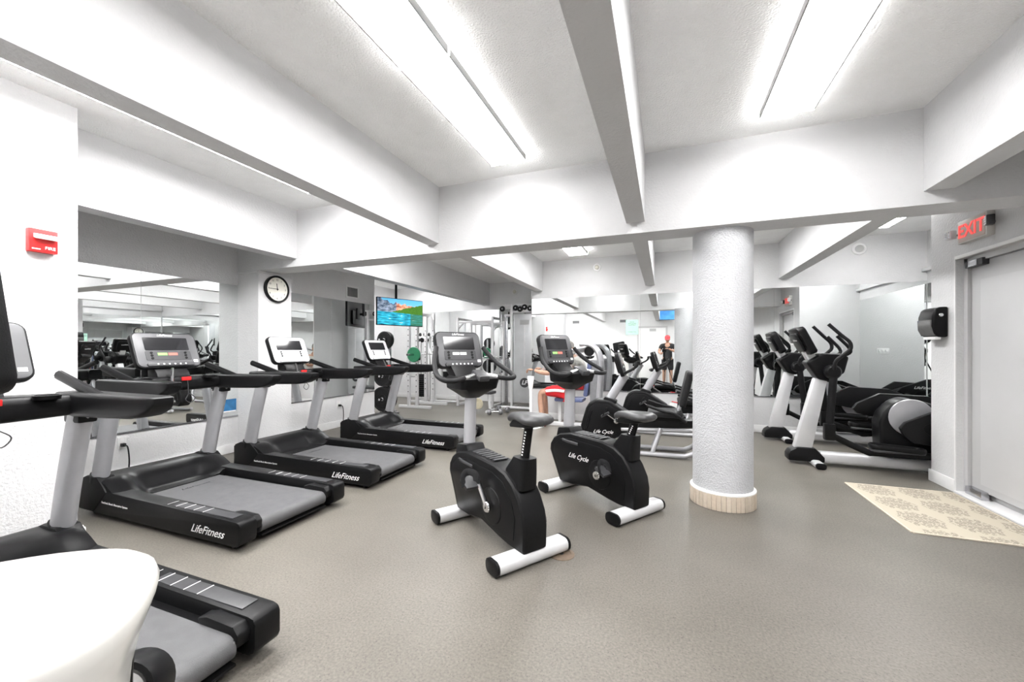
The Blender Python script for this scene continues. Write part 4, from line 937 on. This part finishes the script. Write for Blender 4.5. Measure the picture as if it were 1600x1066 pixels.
b = new(); tube(b, [(.30, .12, .05), (.36, .12, .8), (.34, .12, 1.15), (.22, .12, 1.31), (.05, .12, 1.33)], (.05, .035), 12, 5); obj('tower_arch', b, SILV, pm)
b = new(); bx(b, .20, .38, -.10, .10, .12, 1.08, .02); obj('stack_shroud', b, mat('smoked_panel', (.18, .18, .19), .3, noise=.1), pm)
b = new(); lathe(b, [(.07, -.02), (.08, 0), (.07, .02)], along((.20, -.14, 1.22), (0, 1, 0)), 20); obj('pulley', b, BLACK, pm)
for s in (-1, 1):
    b = new(); tube(b, [(.15, s*.20, 1.28), (-.2, s*.26, 1.20), (-.42, s*.26, 1.05), (-.50, s*.24, .92)], .022, 10, 4); a_ = obj('press_arm', b, SILV, pm)
    b = new(); tube(b, [(-.50, s*.24, .93), (-.50, s*.12, .92)], .02, 10); obj('press_grip', b, GRIP, a_)
wp = thing('stand_post', 'slim white post with flared top left of seated person', 'stand', (-2.0, 6.12, 0))
b = new(); lathe(b, [(.16, 0), (.16, .012), (.03, .03), (.024, .06)], None, 28); obj('base_plate', b, PRINT, wp)
b = new(); lathe(b, [(.022, .03), (.022, .62)], None, 16); obj('pole', b, PRINT, wp)
b = new(); lathe(b, [(.024, .60), (.035, .64), (.055, .80), (.05, .82), (.0, .82)], None, 20); obj('holder', b, PRINT, wp)

# ------------------------------------------------------------------ people
def skin_mesh(name, verts, edges, m, parent, sub=2, root=0):
    """verts: [(x,y,z,rx,ry)]"""
    me = bpy.data.meshes.new('sk'); me.from_pydata([v[:3] for v in verts], edges, []); o = bpy.data.objects.new('sk', me); COL.objects.link(o)
    md = o.modifiers.new('skin', 'SKIN'); md.use_smooth_shade = True
    if not me.skin_vertices: bpy.context.view_layer.objects.active = o
    for i, v in enumerate(verts):
        sv = me.skin_vertices[0].data[i]; sv.radius = (v[3], v[4] if len(v) > 4 else v[3]); sv.use_root = (i == root)
    ss = o.modifiers.new('sub', 'SUBSURF'); ss.levels = sub; ss.render_levels = sub
    dg = bpy.context.evaluated_depsgraph_get(); dg.update()
    mm = bpy.data.meshes.new_from_object(o.evaluated_get(dg)); bpy.data.objects.remove(o); mm.name = name
    mm.materials.clear(); mm.materials.append(m)
    for p in mm.polygons: p.use_smooth = True
    ob = bpy.data.objects.new(name, mm); COL.objects.link(ob); ob.parent = parent
    return ob
def ellipsoid(b, c, r, seg=18, M=None):
    s = bmesh.new(); bmesh.ops.create_uvsphere(s, u_segments=seg, v_segments=seg//2+2, radius=1)
    T = Matrix.Translation(c) @ (M or Matrix.Identity(4)) @ Matrix.Diagonal((r[0], r[1], r[2], 1)); return merge(b, s, T)
def join_into(body, bm):
    """add more surface to the same body mesh"""
    b2 = bmesh.new(); b2.from_mesh(body.data); merge(b2, bm); b2.to_mesh(body.data); b2.free()
    for p in body.data.polygons: p.use_smooth = True
def face(parent, body, hc, fw, up, hairm, cap=None):
    """head at hc; fw = look direction, up = head up"""
    fw = Vector(fw).normalized(); up = Vector(up).normalized(); sd = fw.cross(up).normalized(); up = sd.cross(fw)
    M = Matrix(((sd.x, fw.x, up.x, hc[0]), (sd.y, fw.y, up.y, hc[1]), (sd.z, fw.z, up.z, hc[2]), (0, 0, 0, 1)))
    b = new(); ellipsoid(b, (0, 0, 0), (.074, .092, .112)); ellipsoid(b, (0, .03, -.05), (.055, .06, .06)); ellipsoid(b, (0, .098, -.015), (.012, .018, .024), 10)
    for s in (-1, 1): ellipsoid(b, (s*.076, -.005, -.01), (.010, .022, .03), 10)
    me = bpy.data.meshes.new('h'); b.to_mesh(me); b.free(); me.transform(M); b = new(); b.from_mesh(me); join_into(body, b); b.free()
    for s in (-1, 1):
        b = new(); ellipsoid(b, (s*.028, .084, .012), (.010, .006, .006), 8); obj('eye', b, mat('eye', (.05, .04, .035), .2, noise=.05), body, 80, M=M)
    b = new(); ellipsoid(b, (0, .088, -.055), (.022, .006, .005), 8); obj('mouth', b, mat('lips', (.35, .14, .12), .5, noise=.05), body, 80, M=M)
    b = new(); ellipsoid(b, (0, -.015, .03), (.080, .092, .100)); bmesh.ops.bisect_plane(b, geom=b.verts[:]+b.edges[:]+b.faces[:], plane_co=(0, .04, .02), plane_no=(0, .75, -.66), clear_outer=True)
    obj('hair', b, hairm, parent, 80, M=M)
    if cap:
        b = new(); ellipsoid(b, (0, -.004, .045), (.086, .10, .085)); bmesh.ops.bisect_plane(b, geom=b.verts[:]+b.edges[:]+b.faces[:], plane_co=(0, 0, .045), plane_no=(0, 0, -1), clear_outer=True)
        prism(b, [(-.07, .06), (-.065, .14), (-.03, .17), (.03, .17), (.065, .14), (.07, .06)], .045, .053, .002, 'z'); obj('cap', b, cap, parent, 60, M=M)
def fingers(body, wrist, direc, palm_n, curl=.6, ln=.085):
    """palm and five bent fingers added to the body mesh"""
    d = Vector(direc).normalized(); n = Vector(palm_n).normalized(); s = d.cross(n).normalized(); wrist = Vector(wrist)
    b = new(); ellipsoid(b, (0, 0, 0), (.040, .046, .017), 12, None)
    M = Matrix(((s.x, d.x, n.x, 0), (s.y, d.y, n.y, 0), (s.z, d.z, n.z, 0), (0, 0, 0, 1))); c = wrist + d*.05
    me = bpy.data.meshes.new('h'); b.to_mesh(me); b.free(); me.transform(Matrix.Translation(c) @ M); b = new(); b.from_mesh(me)
    for k, f_ in enumerate((.82, 1.0, .95, .75)):
        p = c + s*(-.028+.019*k) + d*.035; L_ = ln*f_
        pts = [p]; a = 0
        for q in range(3):
            a += curl*.75; pts.append(pts[-1] + (d*math.cos(a) + n*math.sin(a))*L_/3*[1.2, 1, .8][q])
        tube(b, pts, [.0095, .009, .0085, .007], 8)
    p = c - s*.035 - d*.012
    tube(b, [p, p - s*.022 + d*.022 + n*.012, p - s*.018 + d*.045 + n*.03], [.011, .010, .008], 8)
    join_into(body, b); b.free()
def limb(verts, edges, start, pts):
    i = start
    for p in pts:
        verts.append(p); edges.append((i, len(verts)-1)); i = len(verts)-1
    return i
# seated person: faces -x
sp_ = thing('person', 'seated person in pale shirt and red shorts behind bikes', 'person', (-1.50, 6.40, 0))
v = [(.08, 0, .56, .12, .14)]; e = []
sp1 = limb(v, e, 0, [(.04, 0, .72, .11, .14), (-.03, 0, .90, .115, .16), (-.08, 0, 1.03, .09, .15), (-.12, 0, 1.12, .05, .05), (-.155, 0, 1.20, .05, .05)])
for s in (-1, 1):
    limb(v, e, 0, [(0, s*.10, .55, .085, .085), (-.20, s*.115, .565, .075, .075), (-.38, s*.12, .56, .058, .058), (-.385, s*.12, .46, .052, .052), (-.37, s*.12, .28, .05, .05), (-.355, s*.12, .11, .035, .035), (-.37, s*.12, .05, .04, .035), (-.46, s*.125, .035, .035, .03), (-.52, s*.125, .03, .03, .022)])
    limb(v, e, 3, [(-.09, s*.19, 1.02, .055, .055), (-.20, s*.25, .87, .043, .043), (-.36, s*.24, .885, .036, .036), (-.46, s*.225, .915, .026, .026)])
body = skin_mesh('body', v, e, SKIN, sp_)
GREYH = mat('grey_hair', (.35, .33, .31), .8, noise=.2, nscale=90)
face(sp_, body, (-.20, 0, 1.285), (-.9, -.05, -.35), (-.35, 0, .9), GREYH)
for s in (-1, 1): fingers(body, (-.465, s*.225, .918), (-1, 0, .1), (0, 0, -1), .8)
PALES = mat('pale_grey_shirt', (.55, .53, .50), .85, noise=.12, nscale=12, bump=.4, bscale=25)
v = [(.07, 0, .58, .135, .155)]; e = []
limb(v, e, 0, [(.035, 0, .74, .128, .155), (-.035, 0, .91, .13, .172), (-.085, 0, 1.03, .105, .16), (-.112, 0, 1.09, .075, .09)])
for s in (-1, 1): limb(v, e, 3, [(-.095, s*.185, 1.02, .07, .07), (-.165, s*.235, .93, .06, .06)])
skin_mesh('shirt', v, e, PALES, sp_)
REDS = mat('red_shorts', (.60, .012, .018), .8, noise=.1, nscale=12, bump=.3, bscale=25)
v = [(.08, 0, .555, .13, .15)]; e = []
for s in (-1, 1): limb(v, e, 0, [(0, s*.10, .56, .10, .10), (-.18, s*.118, .572, .092, .092), (-.33, s*.12, .57, .08, .085)])
skin_mesh('shorts', v, e, REDS, sp_)
for s in (-1, 1):
    b = new(); tube(b, [(.03, s*.205, .59), (-.12, s*.213, .60), (-.27, s*.212, .585)], (.006, .022), 8, 3); obj('white_stripe', b, PRINT, sp_)
    b = new(); rings = []
    for x, ww, z1 in ((-.30, .035, .075), (-.36, .042, .10), (-.43, .046, .085), (-.50, .046, .06), (-.55, .03, .045)):
        rings.append([(x, s*.123+p[0], z1/2+p[1]) for p in rrect(ww*2, z1, .018, 3)])
    loft(b, rings); obj('shoe', b, mat('dark_red_shoe', (.25, .03, .03), .6, noise=.1), sp_)
# photographer, seen only in the mirrors
ph = thing('person', 'photographer in black with red cap, reflected in back mirror', 'person', (.10, -.52, 0))
v = [(0, 0, .93, .13, .11)]; e = []
limb(v, e, 0, [(0, 0, 1.10, .125, .10), (0, .01, 1.28, .15, .11), (0, .02, 1.40, .14, .09), (0, .03, 1.47, .05, .05), (0, .05, 1.53, .05, .05)])
for s in (-1, 1):
    limb(v, e, 0, [(s*.09, 0, .88, .095, .095), (s*.10, .01, .66, .08, .08), (s*.105, .02, .48, .058, .058), (s*.11, .0, .30, .055, .055), (s*.11, -.02, .10, .037, .037), (s*.11, .0, .05, .04, .035), (s*.115, .10, .035, .035, .03)])
limb(v, e, 3, [(-.19, .02, 1.38, .06, .06), (-.27, .07, 1.16, .047, .047), (-.20, .24, 1.10, .038, .038), (-.15, .29, 1.15, .028, .028)])
limb(v, e, 3, [(.19, .02, 1.38, .06, .06), (.26, .09, 1.17, .047, .047), (.12, .27, 1.22, .038, .038), (.03, .32, 1.27, .028, .028)])
body = skin_mesh('body', v, e, SKIN, ph)
face(ph, body, (0, .07, 1.60), (-.05, .85, -.45), (0, .45, .85), mat('brown_hair', (.10, .07, .05), .8, noise=.2, nscale=90), mat('red_cap', (.60, .05, .06), .8, noise=.08))
fingers(body, (-.15, .29, 1.15), (.5, .7, .4), (0, -.4, .9), .8); fingers(body, (.03, .32, 1.27), (-.9, .4, .1), (0, .2, -1), .8)
BSH = mat('black_shirt', (.02, .02, .022), .85, noise=.15, nscale=15, bump=.3, bscale=30)
v = [(0, 0, .80, .17, .15)]; e = []
limb(v, e, 0, [(0, 0, 1.0, .16, .135), (0, 0, 1.12, .155, .13), (0, .01, 1.28, .165, .125), (0, .02, 1.39, .15, .105), (0, .028, 1.44, .08, .075)])
limb(v, e, 4, [(-.185, .02, 1.38, .075, .075), (-.235, .05, 1.24, .066, .066)]); limb(v, e, 4, [(.185, .02, 1.38, .075, .075), (.228, .06, 1.25, .066, .066)])
skin_mesh('shirt', v, e, BSH, ph)
v = [(0, 0, .96, .15, .13)]; e = []
for s in (-1, 1): limb(v, e, 0, [(s*.09, 0, .86, .11, .11), (s*.10, .01, .66, .10, .10), (s*.105, .018, .52, .092, .092)])
skin_mesh('shorts', v, e, BSH, ph)
for s in (-1, 1):
    b = new(); rings = []
    for y, ww, z1 in ((-.06, .035, .07), (0, .042, .10), (.07, .046, .08), (.13, .044, .06), (.17, .03, .045)):
        rings.append([(s*.113+p[0], y, z1/2+p[1]) for p in rrect(ww*2, z1, .018, 3)])
    loft(b, rings); obj('shoe', b, RUBBER, ph)
tr = thing('tripod', 'black camera tripod under the camera, reflected in back mirror', 'tripod', (0, -.10, 0))
b = new(); lathe(b, [(.022, .80), (.022, 1.12), (.035, 1.13), (.035, 1.16), (.0, 1.16)], None, 16); obj('centre_column', b, BLACKS, tr)
for k in range(3):
    a = PI/2 + 2*PI*k/3 + PI
    b = new(); tube(b, [(0, 0, 1.0), (.20*math.cos(a), .20*math.sin(a), .50)], .016, 8); l_ = obj('leg', b, BLACKS, tr)
    b = new(); tube(b, [(.19*math.cos(a), .19*math.sin(a), .52), (.38*math.cos(a), .38*math.sin(a), .02)], .011, 8); obj('leg_section', b, CHAR, l_)
    b = new(); lathe(b, [(.014, 0), (.016, .03)], Matrix.Translation((.384*math.cos(a), .384*math.sin(a), 0)), 10); obj('rubber_foot', b, RUBBER, l_)
cb = thing('photo_camera', 'black camera on tripod, reflected in the back mirror', 'camera', (0, -.12, 1.16))
b = new(); bx(b, -.07, .07, -.03, .03, 0, .10, .012); obj('body', b, BLACK, cb)
b = new(); bx(b, -.025, .025, -.025, .025, .10, .125, .008); obj('viewfinder', b, BLACK, cb)
b = new(); lathe(b, [(.035, 0), (.036, .05), (.034, .06), (.026, .06), (.0, .055)], along((0, .03, .05), (0, 1, 0)), 24); obj('lens', b, BLACKS, cb)
